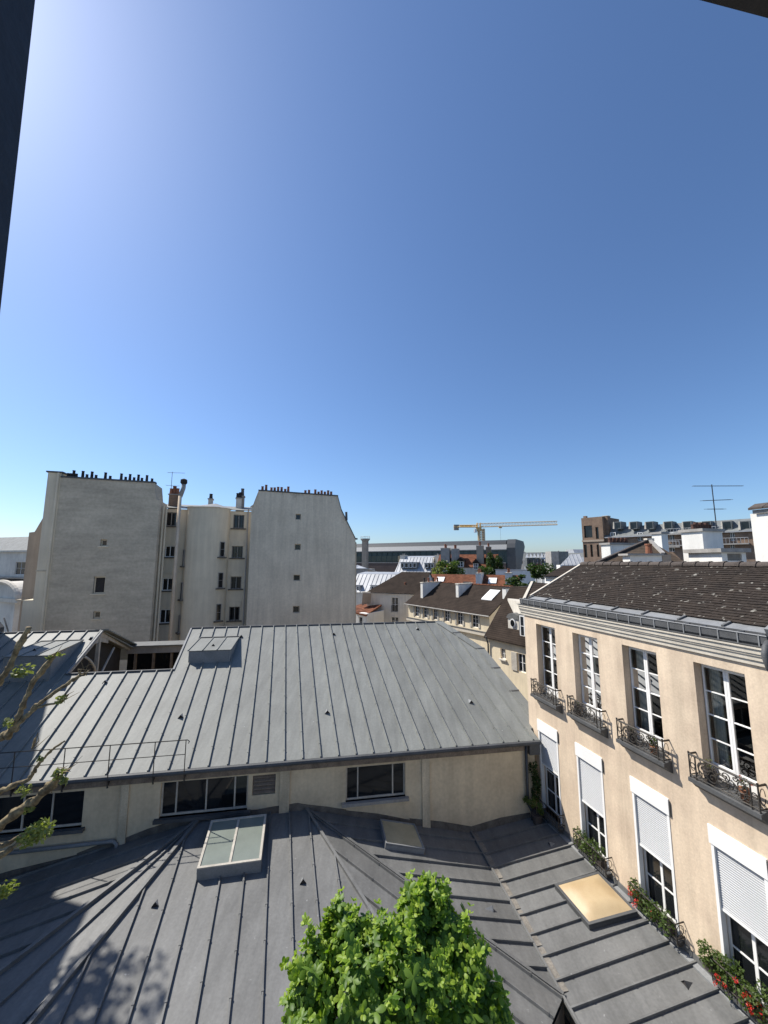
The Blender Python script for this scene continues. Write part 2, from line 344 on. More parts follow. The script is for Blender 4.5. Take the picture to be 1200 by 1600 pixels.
def skylight(parent, P, cor, h, frame_m, pane_m, npane=1, dome=0, name='skylight', rim=.06):
    """glazed box light standing on a roof plane; cor = bearings of its four top corners"""
    n = P[0]; Pt = (n, P[1] + h)
    tl, tr, br, bl = [hit(x, y, Pt) for x, y in cor]
    s = MB(); s.prism([q - n * .03 for q in (tl, tr, br, bl)], -n * (h + .01)); o = s.build(name, frame_m, parent)
    def lerp(u, v): return (tl + (tr - tl) * u) * (1 - v) + (bl + (br - bl) * u) * v
    wd = (tr - tl).length; ln = (bl - tl).length; ru, rv = rim / wd, rim / ln
    f = MB()
    for u0, u1, v0, v1 in ((0, 1, 0, rv), (0, 1, 1 - rv, 1), (0, ru, rv, 1 - rv), (1 - ru, 1, rv, 1 - rv)):
        f.prism([lerp(u0, v0), lerp(u1, v0), lerp(u1, v1), lerp(u0, v1)], -n * .045)
    for k in range(1, npane): c = k / npane; f.prism([lerp(c - ru * .5, rv), lerp(c + ru * .5, rv), lerp(c + ru * .5, 1 - rv), lerp(c - ru * .5, 1 - rv)], -n * .04)
    f.build('frame', 'timber_pale' if npane > 1 else frame_m, o)
    for k in range(npane):
        g = MB(); a0, a1 = (k + (ru if k == 0 else ru * .5) * 1) / npane if npane == 1 else k / npane + ru * .4, (k + 1) / npane - ru * .4
        if dome:
            N = 10; i0 = 0
            for i in range(N + 1):
                for j in range(N + 1):
                    x, y = i / N, j / N; hh = dome * min(1, 4.5 * min(x, 1 - x, y, 1 - y)) * (1 - .35 * max(abs(x - .5), abs(y - .5)))
                    g.v.append(lerp(ru + (1 - 2 * ru) * x, rv + (1 - 2 * rv) * y) + n * (hh - .005))
            for i in range(N):
                for j in range(N): q = i * (N + 1) + j; g.f.append((q, q + 1, q + N + 2, q + N + 1))
            g.build('dome', pane_m, o, smooth=True)
        else:
            g.prism([lerp(a0, rv * .8), lerp(a1, rv * .8), lerp(a1, 1 - rv * .8), lerp(a0, 1 - rv * .8)], -n * .02)
            for i in range(len(g.v)): g.v[i] = g.v[i] - n * .022
            g.build('pane', pane_m, o)
    return o
POT = {}
def pots(parent, pts, hs, m='terracotta', r=.11):
    for p, h in zip(pts, hs):
        MB().lathe(p, [(r * 1.15, -.03), (r * 1.1, .06), (r, h * .5), (r * .92, h * .88), (r * 1.1, h * .9), (r * 1.08, h)], 8).build('chimney_pot', m, parent)
def leafcards(cx, n, rad, size, seed=0, shell=.55, clumps=0, squash=1.0):
    rn = random.Random(seed); m = MB(); cx = V(cx); cs = []
    if clumps:
        for _ in range(clumps):
            d = V((rn.gauss(0, 1), rn.gauss(0, 1), rn.gauss(0, 1))).normalized() * rn.uniform(.35, .95); cs.append((V((d.x * rad[0], d.y * rad[1], d.z * rad[2])), rn.uniform(.22, .42)))
    for _ in range(n):
        d = V((rn.gauss(0, 1), rn.gauss(0, 1), rn.gauss(0, 1))).normalized() * rn.uniform(shell, 1) ** .6
        if cs: c, k = rn.choice(cs); p = cx + c + V((d.x * rad[0], d.y * rad[1], d.z * rad[2])) * k
        else: p = cx + V((d.x * rad[0], d.y * rad[1], d.z * rad[2]))
        a = V((rn.gauss(0, 1), rn.gauss(0, 1), rn.gauss(0, .6))).normalized(); b = a.cross(V((rn.gauss(0, 1), rn.gauss(0, 1), rn.gauss(0, 1)))).normalized(); l = size * rn.uniform(.6, 1.3)
        m.poly([p - a * l * .5, p + b * l * .28, p + a * l * .5, p - b * l * .28])
    return m

# ================================================================== SETTING
GZ = -14.0
MB().poly([(-900, -60, GZ), (900, -60, GZ), (900, 2500, GZ), (-900, 2500, GZ)])
g = MB(); g.poly([(-1500, -80, GZ), (1500, -80, GZ), (1500, 3000, GZ), (-1500, 3000, GZ)]); g.build('ground', 'ground', kind='structure', loc=(0, 0, GZ))
g = MB(); g.poly([(-13, .4, GZ + .004), (8, .4, GZ + .004), (8, 7.2, GZ + .004), (-13, 7.2, GZ + .004)]); g.build('courtyard_paving', 'concrete', kind='structure', loc=(0, 0, GZ + .004))

# ================================================================== WORKSHOP HALL (large zinc roof)
A0 = V((-10.754, 11.646, 0)); HF = Fr(A0, (math.cos(R(9.42)), math.sin(R(9.42))))
T22, SK = math.tan(R(22)), math.tan(R(5.4)); ZE = -6.167
dF = V((-math.sin(R(14.8)), math.cos(R(14.8)), 0)); nF = V((dF.y, -dF.x, 0))
def HR(e0, r, up=0): return HF.p(e0 - r * SK, r, ZE + r * T22 + up)
HN = (HF.ez - HF.ey * T22).normalized(); HP = (HN, HN.dot(HR(0, 0))); HD = HR(0, 1) - HR(0, 0)
hall = thing('workshop_hall', 'long low workshop with light grey standing seam zinc roof and stained rendered wall', 'building', HF.p(5, 4, GZ))
ops = [(-3.2, 2.09, -7.57, -6.6), (4.15, 6.66, -7.55, -6.57), (9.68, 11.64, -7.62, -6.6), (6.79, 7.48, -7.17, -6.6)]
m = MB(); m.block(HF, -9.5, 16.28, .15, 4.3, GZ, -6.2, ops, .22); m.build('wall', 'stucco_hall', hall)
m = MB(); m.block(HF, 3.4, 16.2, 4.3, 14.4, GZ, -6.25); m.build('rear_wall', 'stucco_hall', hall)
m = MB(); m.poly([HF.p(3.35, 4.31, -6.24), HF.p(2.73, 7.3, -3.3), HF.p(2.2, 14.4, -6.24)]); m.build('end_wall', 'stucco_hall', hall)
REF = HR(10.55, 0)
for poly in ([HR(-9.5, 0), HR(-.62, 0), HR(-.62, 7.33), HR(-9.5, 7.33)], [HR(-.62, 0), HR(3.3, 0), HR(3.3, 4.4), HR(-.62, 4.4)],
             [HR(3.3, 0), HR(16.40, 0), HR(16.40, .47), HR(17.1, .5), HR(17.1, 4.9), HR(15.97, 7.33), HR(3.3, 7.33)]):
    zinc_facet(poly, HD, .56, REF, 'zinc', hall)
m = MB(); m.prism([HR(3.3, 7.33, -.02), HR(15.97, 7.33, -.02), HF.p(15.9, 14.4, -6.2), HF.p(2.4, 14.4, -6.2)], (0, 0, -.05)); m.build('rear_slope', 'zinc', hall)
for a, b in (((3.28, 7.33), (15.99, 7.33)), ((-9.5, 7.33), (-.6, 7.33)), ((-.62, 4.4), (3.32, 4.4))):
    m = MB(); m.beam(HR(*a, -.03), HR(*b, -.03), .12, .07); m.build('ridge_cap', 'lead', hall)
for a, b in (((3.3, 4.4), (3.3, 7.33)), ((-.62, 4.42), (-.62, 7.33))):
    m = MB(); m.beam(HR(*a, -.06), HR(*b, -.06), .07, .10, HN); m.build('verge_roll', 'zinc_trim', hall)
# stepped verge flashing on the right edge, sheet by sheet
vp = [(15.97, 7.33), (16.5, 6.2), (17.1, 4.9), (17.1, 3.55), (17.1, 2.2), (17.1, .95), (17.1, .5)]
for i, (a, b) in enumerate(zip(vp, vp[1:])):
    up = .012 + .006 * (len(vp) - i); wd = .42
    m = MB(); m.prism([HR(*a, up), HR(b[0], b[1], up), HR(b[0] - wd, b[1], up), HR(a[0] - wd, a[1], up)], (0, 0, -.02)); m.build('verge_flashing', 'zinc', hall)
    m = MB(); m.prism([HR(b[0], b[1], up + .004), HR(b[0], b[1] + .05, up + .004), HR(b[0] - wd, b[1] + .05, up + .004), HR(b[0] - wd, b[1], up + .004)], (0, 0, .02)); m.build('flashing_joint', 'zinc_dark', hall)
for px, py in ((283, 1117), (511, 1110), (735, 1094), (521, 988), (652, 980), (377, 992), (165, 1063), (143, 995)):
    vent(hall, hit(px, py + 3, HP), -HD, HN, 'zinc_trim', .2)
# eaves: gutter, fascia board
m = MB(); m.tube([HR(-9.5, -.06, -.03), HR(16.38, -.06, -.03)], .075, 8); m.build('gutter', 'lead', hall)
m = MB(); m.box(HF, -9.4, 16.2, .06, .148, -6.5, -6.24); m.build('fascia_board', 'wood_grey', hall)
for e, wd in ((3.08, .22), (7.62, .3), (12.2, .26), (-5, .25)):
    m = MB(); m.box(HF, e, e + wd, .09, .16, -9.2, -6.5); m.build('pilaster', 'stucco_pil', hall)
m = MB(); m.box(HF, 16.0, 16.36, -.05, .3, -6.62, -6.2); m.build('gutter_box', 'lead', hall)
m = MB(); m.tube([HF.p(15.92, .05, -6.3), HF.p(15.9, .05, -8.2), HF.p(16.02, .02, -8.42), HF.p(16.02, .02, -8.75)], .05, 8); m.build('downpipe', 'steel_dark', hall, smooth=True)
m = MB(); m.tube([HF.p(.3, .06, -8.0), HF.p(3.0, .06, -7.98), HF.p(3.1, .04, -8.05), HF.p(3.1, .04, -8.35)], .05, 8); m.build('downpipe', 'zinc_trim', hall, smooth=True)
def strip_window(rc, fr, cuts):
    x0, x1, z0, z1 = rc; m = MB(); b = .05; y = .24
    m.box(fr, x0, x1, y, y + .06, z0, z0 + .06); m.box(fr, x0, x1, y, y + .06, z1 - .05, z1); m.box(fr, x0, x0 + b, y, y + .06, z0 + .06, z1 - .05); m.box(fr, x1 - b, x1, y, y + .06, z0 + .06, z1 - .05)
    for c in cuts: q = x0 + (x1 - x0) * c; m.box(fr, q - .022, q + .022, y - .005, y + .05, z0 + .06, z1 - .05)
    o = m.build('window', 'timber_pale', hall)
    cc = [0] + list(cuts) + [1]
    for i, (a, c) in enumerate(zip(cc, cc[1:])):
        p = MB(); dy = .012 * (i % 2); p.box(fr, x0 + (x1 - x0) * a + .02, x0 + (x1 - x0) * c - .02, y + .02 + dy, y + .028 + dy, z0 + .05, z1 - .04); p.build('pane', 'glass_dark', o)
    s = MB(); s.box(fr, x0 - .12, x1 + .1, .02, .3, z0 - .09, z0); s.build('sill', 'concrete' if x0 > 8 else 'lead', o)
strip_window(ops[0], HF, (.25, .5, .7, .84)); strip_window(ops[1], HF, (.17, .51, .84)); strip_window(ops[2], HF, (.2, .79))
lv = MB(); lv.box(HF, 6.79, 7.48, .3, .33, -7.17, -6.6); lo = lv.build('louvre', 'soot', hall)
for k in range(5):
    z = -7.14 + k * .112; s = MB(); s.prism([HF.p(6.8, .17, z), HF.p(6.8, .27, z + .07), HF.p(6.8, .27, z + .09), HF.p(6.8, .17, z + .02)], HF.ex * .67); s.build('slat', 'wood_grey', lo)
# roof hatch box
def box_light(e0a, e0b, r0, zf, r1, label=None, skew=1):
    z1 = ZE + r1 * T22 + .03; zb = ZE + r0 * T22
    def q(e, r, z): return HF.p(e - (r * SK if skew else 0), r, z)
    s = MB(); s.prism([q(e0a, r0, zb - .05), q(e0a, r0, zf), q(e0a, r1, z1), q(e0a, r1, z1 - .1)], HF.ex * (e0b - e0a)); o = s.build('roof_hatch', 'zinc_trim', hall)
    n = (e0b - e0a) / 3; P = [q(e0a - .03, r0 - .04, zf + .02), q(e0b + .03, r0 - .04, zf + .02), q(e0b + .03, r1, z1 + .02), q(e0a - .03, r1, z1 + .02)]
    up = (P[1] - P[0]).cross(P[3] - P[0]).normalized()
    for k in range(3):
        a = P[0] + (P[1] - P[0]) * (k / 3); b = P[0] + (P[1] - P[0]) * ((k + 1) / 3); c = P[3] + (P[2] - P[3]) * ((k + 1) / 3); d = P[3] + (P[2] - P[3]) * (k / 3)
        MB().prism([a, b, c, d], up * .012).build('hatch_panel', 'zinc', o)
        MB().beam(a, d, .03, .045, up).build('hatch_seam', 'zinc', o)
    MB().beam(P[1], P[2], .03, .045, up).build('hatch_seam', 'zinc', o); MB().beam(P[3], P[2], .05, .05, up).build('hatch_cap', 'lead', o)
    return P, up, o
P, up, o = box_light(3.32, 5.0, 4.74, -3.76, 6.41, skew=0); vent(o, (P[0] + P[1]) * .33 + (P[3] + P[2]) * .17, P[0] - P[3], up, 'zinc_trim', .17)
P, up, o = box_light(-2.69, -1.06, 4.1, -3.6, 6.5); vent(o, P[0] * .45 + P[1] * .2 + (P[3] + P[2]) * .175, P[0] - P[3], up, 'zinc_trim', .17)
# open timber gable of the left wing over the light well
GF = Fr(HF.p(-.64, 0, 0), (dF.x, dF.y)); xr = 7.33 / math.cos(R(5.4)); zr = ZE + 7.33 * T22
xb, zb = GF.loc(205, 1009); xb = min(max(xb, xr + 1.2), xr + 4)
def gp(px, py): x, z = GF.loc(px, py); return GF.p(x, 0, z)
x44 = 4.3 / math.cos(R(5.4)); z44 = ZE + 4.3 * T22
MB().prism([GF.p(x44 - 1, .02, z44 - .62), GF.p(x44 - 1, .02, z44 - .4), GF.p(xr, .02, zr - .02), GF.p(xr, .02, zr - .25)], GF.ey * .08).build('rake_beam', 'timber_pale', hall)
MB().prism([GF.p(xr, .02, zr - .25), GF.p(xr, .02, zr - .02), GF.p(xb, .02, zb), GF.p(xb, .02, zb - .25)], GF.ey * .08).build('rake_beam', 'timber_pale', hall)
MB().prism([GF.p(xr, -.25, zr + .0), GF.p(xr, .3, zr + .0), GF.p(xb + .3, .3, zb - .06), GF.p(xb + .3, -.25, zb - .06)], (0, 0, .06)).build('rear_slope_edge', 'zinc', hall)
MB().prism([GF.p(xr - .6, .04, zr - .5), GF.p(xr, .04, zr - .15), GF.p(xr + .9, .04, zr - .45), GF.p(xr + .9, .04, zr - .75), GF.p(xr, .04, zr - .5)], GF.ey * .04).build('gable_board', 'timber_pale', hall)
m = MB(); m.prism([GF.p(x44 - .6, .5, GZ), GF.p(x44 - .6, .5, z44 - .5), GF.p(xr, .5, zr - .15), GF.p(xb, .5, zb - .12), GF.p(xb, .5, GZ)], GF.ey * .05); m.build('inner_shade_sheet', 'interior', hall)  # dark sheet added to stand for the shaded inside of the wing
a = gp(157, 1000); MB().beam(V((a.x, a.y, -6.4)), V((a.x, a.y, zr - .3)), .14, .14, GF.ey).build('post', 'timber_pale', hall)
def arc(p, q, bulge, mm, nm, wd=.1):
    p, q = V(p), V(q); mid = (p + q) / 2 + V(bulge); pts = [p.lerp(mid, t).lerp(mid.lerp(q, t), t) for t in [i / 8 for i in range(9)]]; MB().tube(pts, wd / 2, 6).build(nm, mm, hall)
arc(gp(178, 1012), gp(158, 1052), GF.p(0, 0, 0) * 0, 'timber_pale', 'brace'); arc(gp(132, 1026), gp(149, 1058), V((.25, 0, .2)), 'timber_pale', 'brace')
m = MB(); m.prism([HF.p(-9.5, 7.4, -3.25), HF.p(-1.3, 7.4, -3.25), HF.p(-1.6, 14.4, -6.1), HF.p(-9.5, 14.4, -6.1)], (0, 0, -.05)); m.build('rear_slope', 'zinc', hall)
# glazed rear range closing the light well
rb = (GF.p(xb, 0, 0) - HF.o).dot(HF.ey); eb = (GF.p(xb, 0, 0) - HF.o).dot(HF.ex)
m = MB(); m.box(HF, eb - .2, 4.2, rb - .1, rb + .2, zb - .42, zb - .03); m.build('eave_band', 'concrete', hall)
m = MB(); m.prism([HF.p(eb - .2, rb - .25, zb - .02), HF.p(4.2, rb - .25, zb - .02), HF.p(4.2, rb + .7, zb + .03), HF.p(eb - .2, rb + .7, zb + .03)], (0, 0, .05)); m.build('rear_range_roof', 'zinc_dark', hall)
m = MB(); m.box(HF, eb - .2, 4.2, rb + .15, rb + .6, GZ, zb - .42); wl = m.build('rear_range', 'glass_dark', hall)
for k in range(6): MB().box(HF, eb + .2 + k * .95, eb + .3 + k * .95, rb - .02, rb + .14, GZ, zb - .42).build('post', 'wood_grey', hall)
# roof edge guard rail
rl = MB(); pr = []
def RP(px, py, y=-.12): x, z = HF.loc(px, py, y); return HF.p(x, y, z)
tp = RP(293, 1156); tl_ = HF.p(-4, -.12, tp.z - CZ * 0); tl_.z = tp.z
rl.tube([tl_, tp, tp + HF.ex * .06 + V((0, 0, -.05)), tp + HF.ex * .03 + V((0, 0, -.1))], .014, 5); ro = rl.build('guard_rail', 'iron', hall)
for k, px in enumerate((290, 242, 172, 102, 24, -50)):
    x, _ = HF.loc(px, 1170, -.12); MB().tube([HF.p(x, -.12, tp.z), HF.p(x, -.12, ZE - .12), HF.p(x + .02, -.1, ZE - .3)], .014, 5).build('post', 'iron', ro)
    MB().prism([HF.p(x - .01, -.12, ZE - .3), HF.p(x - .01, .14, ZE - .12), HF.p(x - .01, -.12, ZE - .1)], HF.ex * .02).build('bracket', 'iron', ro)
MB().tube([HF.p(-4, -.12, (tp.z + ZE) / 2 + .03), HF.p(HF.loc(290, 1180, -.12)[0], -.12, (tp.z + ZE) / 2 + .03)], .011, 5).build('mid_rail', 'iron', ro)

# ================================================================== LOWER BUILDING (dark zinc hipped roof in front of the hall)
def wp(e, z, y=.15): return HF.p(e, y, z)
tb = math.tan(R(5.5))
PC = pln(wp(5, -7.7), wp(8, -7.7), wp(5, -7.7) - HF.ey - V((0, 0, tb)))
def fac(s, z, y=0): return nF * (9 + y) + dF * s + V((0, 0, z))
PT = pln(fac(12.5, -8.62), fac(6, -8.62), wp(13.89, -8.95))
vb = hit(880, 1557, PT); vt = wp(13.89, -8.95)
apR = wp(8.44, -7.715); apL = wp(5.3, -7.71)
PR = pln(apR, vt, vb)
def onp(P, x, y): return V((x, y, (P[1] - P[0].x * x - P[0].y * y) / P[0].z))
YF = 7.0
h1 = hit(567, 1405, PC); k = (YF - apR.y) / (h1.y - apR.y); l1e = apR + (h1 - apR) * k; l1e = onp(PC, l1e.x, l1e.y)
hA = hit(50, 1600, PC); k = (YF - apL.y) / (hA.y - apL.y); hAe = onp(PC, *(apL + (hA - apL) * k).xy)
hB = atz(0, 1522, -8.2); hBe = apL + (hB - apL) * ((YF - .4 - apL.y) / (hB.y - apL.y))
PL = pln(apL, wp(.18, -8.7), hB)
PI = pln(apR, l1e, vb); PJ = pln(apL, hAe, hBe)
low = thing('courtyard_building', 'low building with dark grey hipped zinc roof of standing seams below the hall wall', 'building', (-1, 10, GZ))
dd = dF + V((0, 0, tb))
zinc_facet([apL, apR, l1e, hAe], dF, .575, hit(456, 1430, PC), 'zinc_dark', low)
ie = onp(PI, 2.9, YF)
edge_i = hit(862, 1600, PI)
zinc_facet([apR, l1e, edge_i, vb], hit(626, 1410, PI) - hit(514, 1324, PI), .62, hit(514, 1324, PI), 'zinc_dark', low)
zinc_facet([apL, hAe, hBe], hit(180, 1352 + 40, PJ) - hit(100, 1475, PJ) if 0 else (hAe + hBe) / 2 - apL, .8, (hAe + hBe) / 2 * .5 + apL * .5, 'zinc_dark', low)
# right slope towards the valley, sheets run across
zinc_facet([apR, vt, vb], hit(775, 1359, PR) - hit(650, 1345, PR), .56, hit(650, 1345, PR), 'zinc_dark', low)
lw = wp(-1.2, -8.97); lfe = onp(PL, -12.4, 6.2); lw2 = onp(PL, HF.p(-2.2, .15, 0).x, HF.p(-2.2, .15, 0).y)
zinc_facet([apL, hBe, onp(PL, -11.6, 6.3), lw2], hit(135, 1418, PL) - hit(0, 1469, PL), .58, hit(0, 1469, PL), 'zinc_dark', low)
# strip against the cream house
jt = [fac(12.72, -8.62, -.01), fac(4.5, -8.62, -.01)]
lowT = [vt, wp(16.25, -8.66, .14), jt[0], jt[1], onp(PT, *(fac(4.5, 0, -3.35)).xy), onp(PT, *(vb + (vb - vt).normalized() * .05).xy)]
zinc_facet([vt, onp(PT, *wp(16.2, 0, .14).xy), jt[0], jt[1], onp(PT, *(fac(4.5, 0, -3.35)).xy), vb], HF.ex, .515, onp(PT, *fac(8.497, 0, -.046).xy), 'zinc_dark', low)
# hips, valley gutter, upstands
def roll(a, b, wd=.07, ht=.07, mm='zinc_dark', nm='hip_roll'): MB().beam(a, b, wd, ht).build(nm, mm, low)
roll(apR, l1e); roll(apR, vb); roll(apL, hAe, .09, .09); roll(apL, hBe, .09, .09)
up3 = V((0, 0, .012)); dv = (vb - vt).normalized(); sdv = dv.cross(V((0, 0, 1)))
for k in range(5):
    a = vt + (vb - vt) * (k / 5); b = vt + (vb - vt) * ((k + 1) / 5 - .01)
    MB().prism([a + up3 + sdv * .13, a + up3 - sdv * .02, b + up3 - sdv * .02, b + up3 + sdv * .13] if 0 else [a + up3 - sdv * .16, a + up3, b + up3, b + up3 - sdv * .16], (0, 0, .02)).build('valley_gutter', 'valley_lead', low)
MB().beam(vt + sdv * .02, vb + dv * 2.4 + sdv * .02 - V((0, 0, .02)), .05, .07).build('valley_edge', 'zinc_dark', low)
for s0, s1 in ((12.6, 10.9), (10.9, 9.2), (9.2, 7.6), (7.6, 6.1), (6.1, 4.6)):
    MB().prism([fac(s0, -8.66, -.02), fac(s1, -8.66, -.02), fac(s1, -8.46, -.012), fac(s0, -8.46, -.012)], -nF * .02).build('upstand', 'zinc_dark', low)
    MB().prism([fac(s0, -8.62, -.02), fac(s1, -8.62, -.02), fac(s1, -8.645, -.16), fac(s0, -8.645, -.16)], (0, 0, .035)).build('wall_flashing', 'zinc_trim', low)
js = [(-1.2, -8.98), (2.05, -8.43), (3.1, -8.2), (4.6, -7.8), (5.3, -7.72), (7.0, -7.7), (7.9, -7.68), (8.44, -7.72), (9.7, -8.02), (11.77, -8.48), (13.89, -8.95), (16.0, -8.7)]
for (e0, z0), (e1, z1) in zip(js, js[1:]):
    hh = random.uniform(.12, .2)
    MB().prism([wp(e0, z0 - .05, .148), wp(e1, z1 - .05, .148), wp(e1, z1 + hh * random.uniform(.8, 1.2), .148), wp((e0 + e1) / 2, (z0 + z1) / 2 + hh * 1.2, .148), wp(e0, z0 + hh, .148)], -HF.ey * .025).build('cement_fillet', 'stain_shade', low)
# body under the roof, coloured dark to stand for the shadowed valley gap
m = MB(); m.poly([hBe - V((0, 0, .1)), hAe - V((0, 0, .1)), l1e - V((0, 0, .1)), V((l1e.x, l1e.y, GZ)), V((hAe.x, hAe.y, GZ)), V((hBe.x, hBe.y, GZ))])
m.poly([l1e - V((0, 0, .1)), edge_i - V((0, 0, .1)), vb - V((0, 0, .1)), V((vb.x, vb.y, GZ)), V((edge_i.x, edge_i.y, GZ)), V((l1e.x, l1e.y, GZ))]); m.build('wall', 'stain_shade', low)
m = MB(); a = fac(4.5, -8.85, -3.3); b = vb + V((.18, .1, -.12)); m.poly([a, b, V((b.x, b.y, GZ)), V((a.x, a.y, GZ))]); m.build('side_wall', 'stain_shade', low)
skylight(low, PC, [(330, 1281.5), (416.5, 1271.5), (408, 1343.5), (307.5, 1357)], .3, 'zinc_trim', 'sky_glass', 2)
skylight(low, PR, [(594, 1279), (648, 1287), (664, 1326), (603, 1317)], .16, 'zinc_trim', 'sky_plastic', 1, rim=.04)
skylight(low, PT, [(866, 1381), (935, 1361), (996, 1424), (920, 1445)], .13, 'lead', 'sky_amber', 1, dome=.13, rim=.07)
for px, py, P, dn in ((243, 1412, PC, -dF), (473, 1376, PC, -dF), (766, 1419, PR, HF.ex), (1073, 1537, PT, -HF.ex), (861, 1318, PT, -HF.ex)):
    vent(low, hit(px, py + 2, P), dn, P[0], 'zinc_trim' if py < 1500 else 'zinc_dark', .17)

# ================================================================== CREAM TOWNHOUSE (right)
RF = Fr(nF * 9, (-dF.x, -dF.y))
town = thing('cream_townhouse', 'cream rendered townhouse with tall windows, iron balconies, white roller shutters and tiled roof', 'house', RF.p(-8, 2.5, GZ))
SW = (6.41, 8.30, 10.15, 11.97)
up_ops = [(-s - .5, -s + .5, -4.64, -2.22) for s in SW]; lo_c = (6.41, 8.32, 10.28, 12.12); lo_ops = [(-s - .5, -s + .5, -8.42, -5.56) for s in lo_c]
m = MB(); m.block(RF, -13.15, -3.0, 0, 5.4, GZ, -1.62, up_ops + lo_ops, .24); m.build('wall', 'stucco_cream', town)
# moulded cornice
prof = [(0, -1.995), (-.05, -1.99), (-.055, -1.9), (-.085, -1.89), (-.09, -1.815), (-.115, -1.80), (-.12, -1.765), (-.14, -1.755), (-.145, -1.665), (-.175, -1.66), (-.175, -1.625), (.12, -1.615)]
m = MB(); m.prism([RF.p(-13.3, y, z) for y, z in prof] + [RF.p(-13.3, .12, -1.98)], RF.ex * 10.2); m.build('cornice', 'mould_white', town)
m = MB(); m.box(RF, -13.35, -3.1, -.18, .45, -1.613, -1.6); m.build('cornice_capping', 'lead', town)
# gutter with stays
m = MB(); prf = [(-.1, -1.41), (-.1, -1.55), (-.06, -1.6), (.06, -1.6), (.1, -1.55), (.1, -1.37), (.085, -1.37), (.085, -1.54), (.05, -1.58), (-.05, -1.58), (-.085, -1.54), (-.085, -1.41)]
m.prism([RF.p(-13.25, y, z) for y, z in prf], RF.ex * 7.85); go = m.build('gutter', 'lead', town)
MB().tube([RF.p(-13.25, -.1, -1.4), RF.p(-5.4, -.1, -1.4)], .016, 6).build('gutter_bead', 'zinc_trim', go)
for k in range(22): x = -13.1 + k * .36; m = MB(); m.box(RF, x, x + .022, -.115, -.1, -1.6, -1.39); m.box(RF, x, x + .022, -.1, .12, -1.395, -1.38); m.build('gutter_bracket', 'zinc_trim', go)
YE, ZT, YR, ZR = .40, -1.295, 2.82, -.10
for k in range(8):
    x0 = -13.05 + k * .96; m = MB(); m.prism([RF.p(x0, .1, -1.39), RF.p(x0 + .95, .1, -1.39), RF.p(x0 + .95, YE + .1, ZT + .02), RF.p(x0, YE + .1, ZT + .02)], (0, 0, -.02)); m.build('eave_flashing', 'zinc_trim', go)
    m = MB(); m.beam(RF.p(x0, .16, -1.37), RF.p(x0, YE, ZT), .05, .035); m.build('flashing_joint', 'zinc_dark', go)
# plain tiles: every one a slab of its own inside one mesh
tl = MB(); sl = V((0, YR - YE, ZR - ZT)).length; rows = 24; pitch = sl / rows; rn = random.Random(3)
for r_ in range(rows):
    f0 = r_ / rows; off = (r_ % 2) * .095
    n_ = int(7.7 / .19)
    for c_ in range(n_ + 1):
        xa = -13.15 + c_ * .19 - off; xb_ = xa + .186
        if r_ > 0 and xa < -13.16: xa = -13.15
        if xb_ > -5.45: xb_ = -5.45
        if xb_ - xa < .04: continue
        lift = rn.uniform(0, .008); tw = rn.uniform(-.004, .004); sh_ = rn.uniform(-.008, .008)
        def tp_(x, f, u): y = YE + (YR - YE) * f; z = ZT + (ZR - ZT) * f; return RF.p(x, y - u * .47, z + u * .88)
        fa = f0 + sh_ / sl; fb = f0 + 1.5 / rows
        a, b = tp_(xa, fa, .028 + lift), tp_(xb_, fa, .028 + lift + tw); c, d = tp_(xb_, fb, .006), tp_(xa, fb, .006); e, f = tp_(xa, fa, .008 + lift), tp_(xb_, fa, .008 + lift + tw)
        i = len(tl.v); tl.v += [a, b, c, d, e, f]; tl.f += [(i, i + 1, i + 2, i + 3), (i, i + 4, i + 5, i + 1), (i, i + 3, i + 4), (i + 1, i + 5, i + 2)]
tl.build('roof_tiles', 'tile_brown', town, kind='stuff')
m = MB(); m.prism([RF.p(-13.15, YE, ZT - .03), RF.p(-13.15, YR, ZR - .03), RF.p(-13.15, 5.1, ZT - .03), RF.p(-13.15, 5.1, ZT - .4), RF.p(-13.15, YE, ZT - .4)], RF.ex * 7.75); m.build('roof_deck', 'wood_grey', town)
x = -13.17; k = 0
while x < -5.5:
    m = MB(); pts = []
    for j in range(9): t = math.pi * j / 8; pts.append(RF.p(x, YR - .13 * math.cos(t), ZR - .02 + .12 * math.sin(t)))
    pts2 = [p + RF.ex * .40 + V((0, 0, .014)) for p in pts]; i = 0; m.v = pts + pts2
    for j in range(8): m.f.append((j, j + 1, 9 + j + 1, 9 + j))
    m.f.append(tuple(range(9))); m.f.append(tuple(range(17, 8, -1)))
    m.build('ridge_tile', 'tile_ridge', town, smooth=False); x += .375
    m = MB(); 
    for j in range(9): t = math.pi * j / 8; m.v += [RF.p(x - .02, YR - .15 * math.cos(t), ZR - .015 + .14 * math.sin(t)), RF.p(x + .03, YR - .15 * math.cos(t), ZR - .015 + .14 * math.sin(t))]
    for j in range(8): m.f.append((2 * j, 2 * j + 1, 2 * j + 3, 2 * j + 2))
    m.build('ridge_joint', 'tile_ridge', town)
MB().beam(RF.p(-13.19, YE - .05, ZT - .02), RF.p(-13.19, YR, ZR - .0), .09, .05).build('verge', 'mould_white', town)
MB().beam(RF.p(-5.4, YE - .35, ZT - .12), RF.p(-5.4, YR, ZR + .05), .16, .16).build('abutment_flashing', 'zinc_trim', town)
m = MB(); m.prism([RF.p(-5.32, .3, -1.6), RF.p(-5.32, .3, -1.25), RF.p(-5.32, YR, ZR), RF.p(-5.32, 5, -1.5)], RF.ex * 2.3); m.build('neighbour_slope', 'tile_brown_far', town)
m = MB(); m.tube([RF.p(-5.4, -.05, -1.5), RF.p(-5.36, -.22, -1.58), RF.p(-5.34, -.3, -1.72), RF.p(-5.34, -.22, -1.95), RF.p(-5.34, -.1, -2.1), RF.p(-5.34, -.1, -8.4)], .06, 10); m.build('downpipe', 'lead', town, smooth=True)
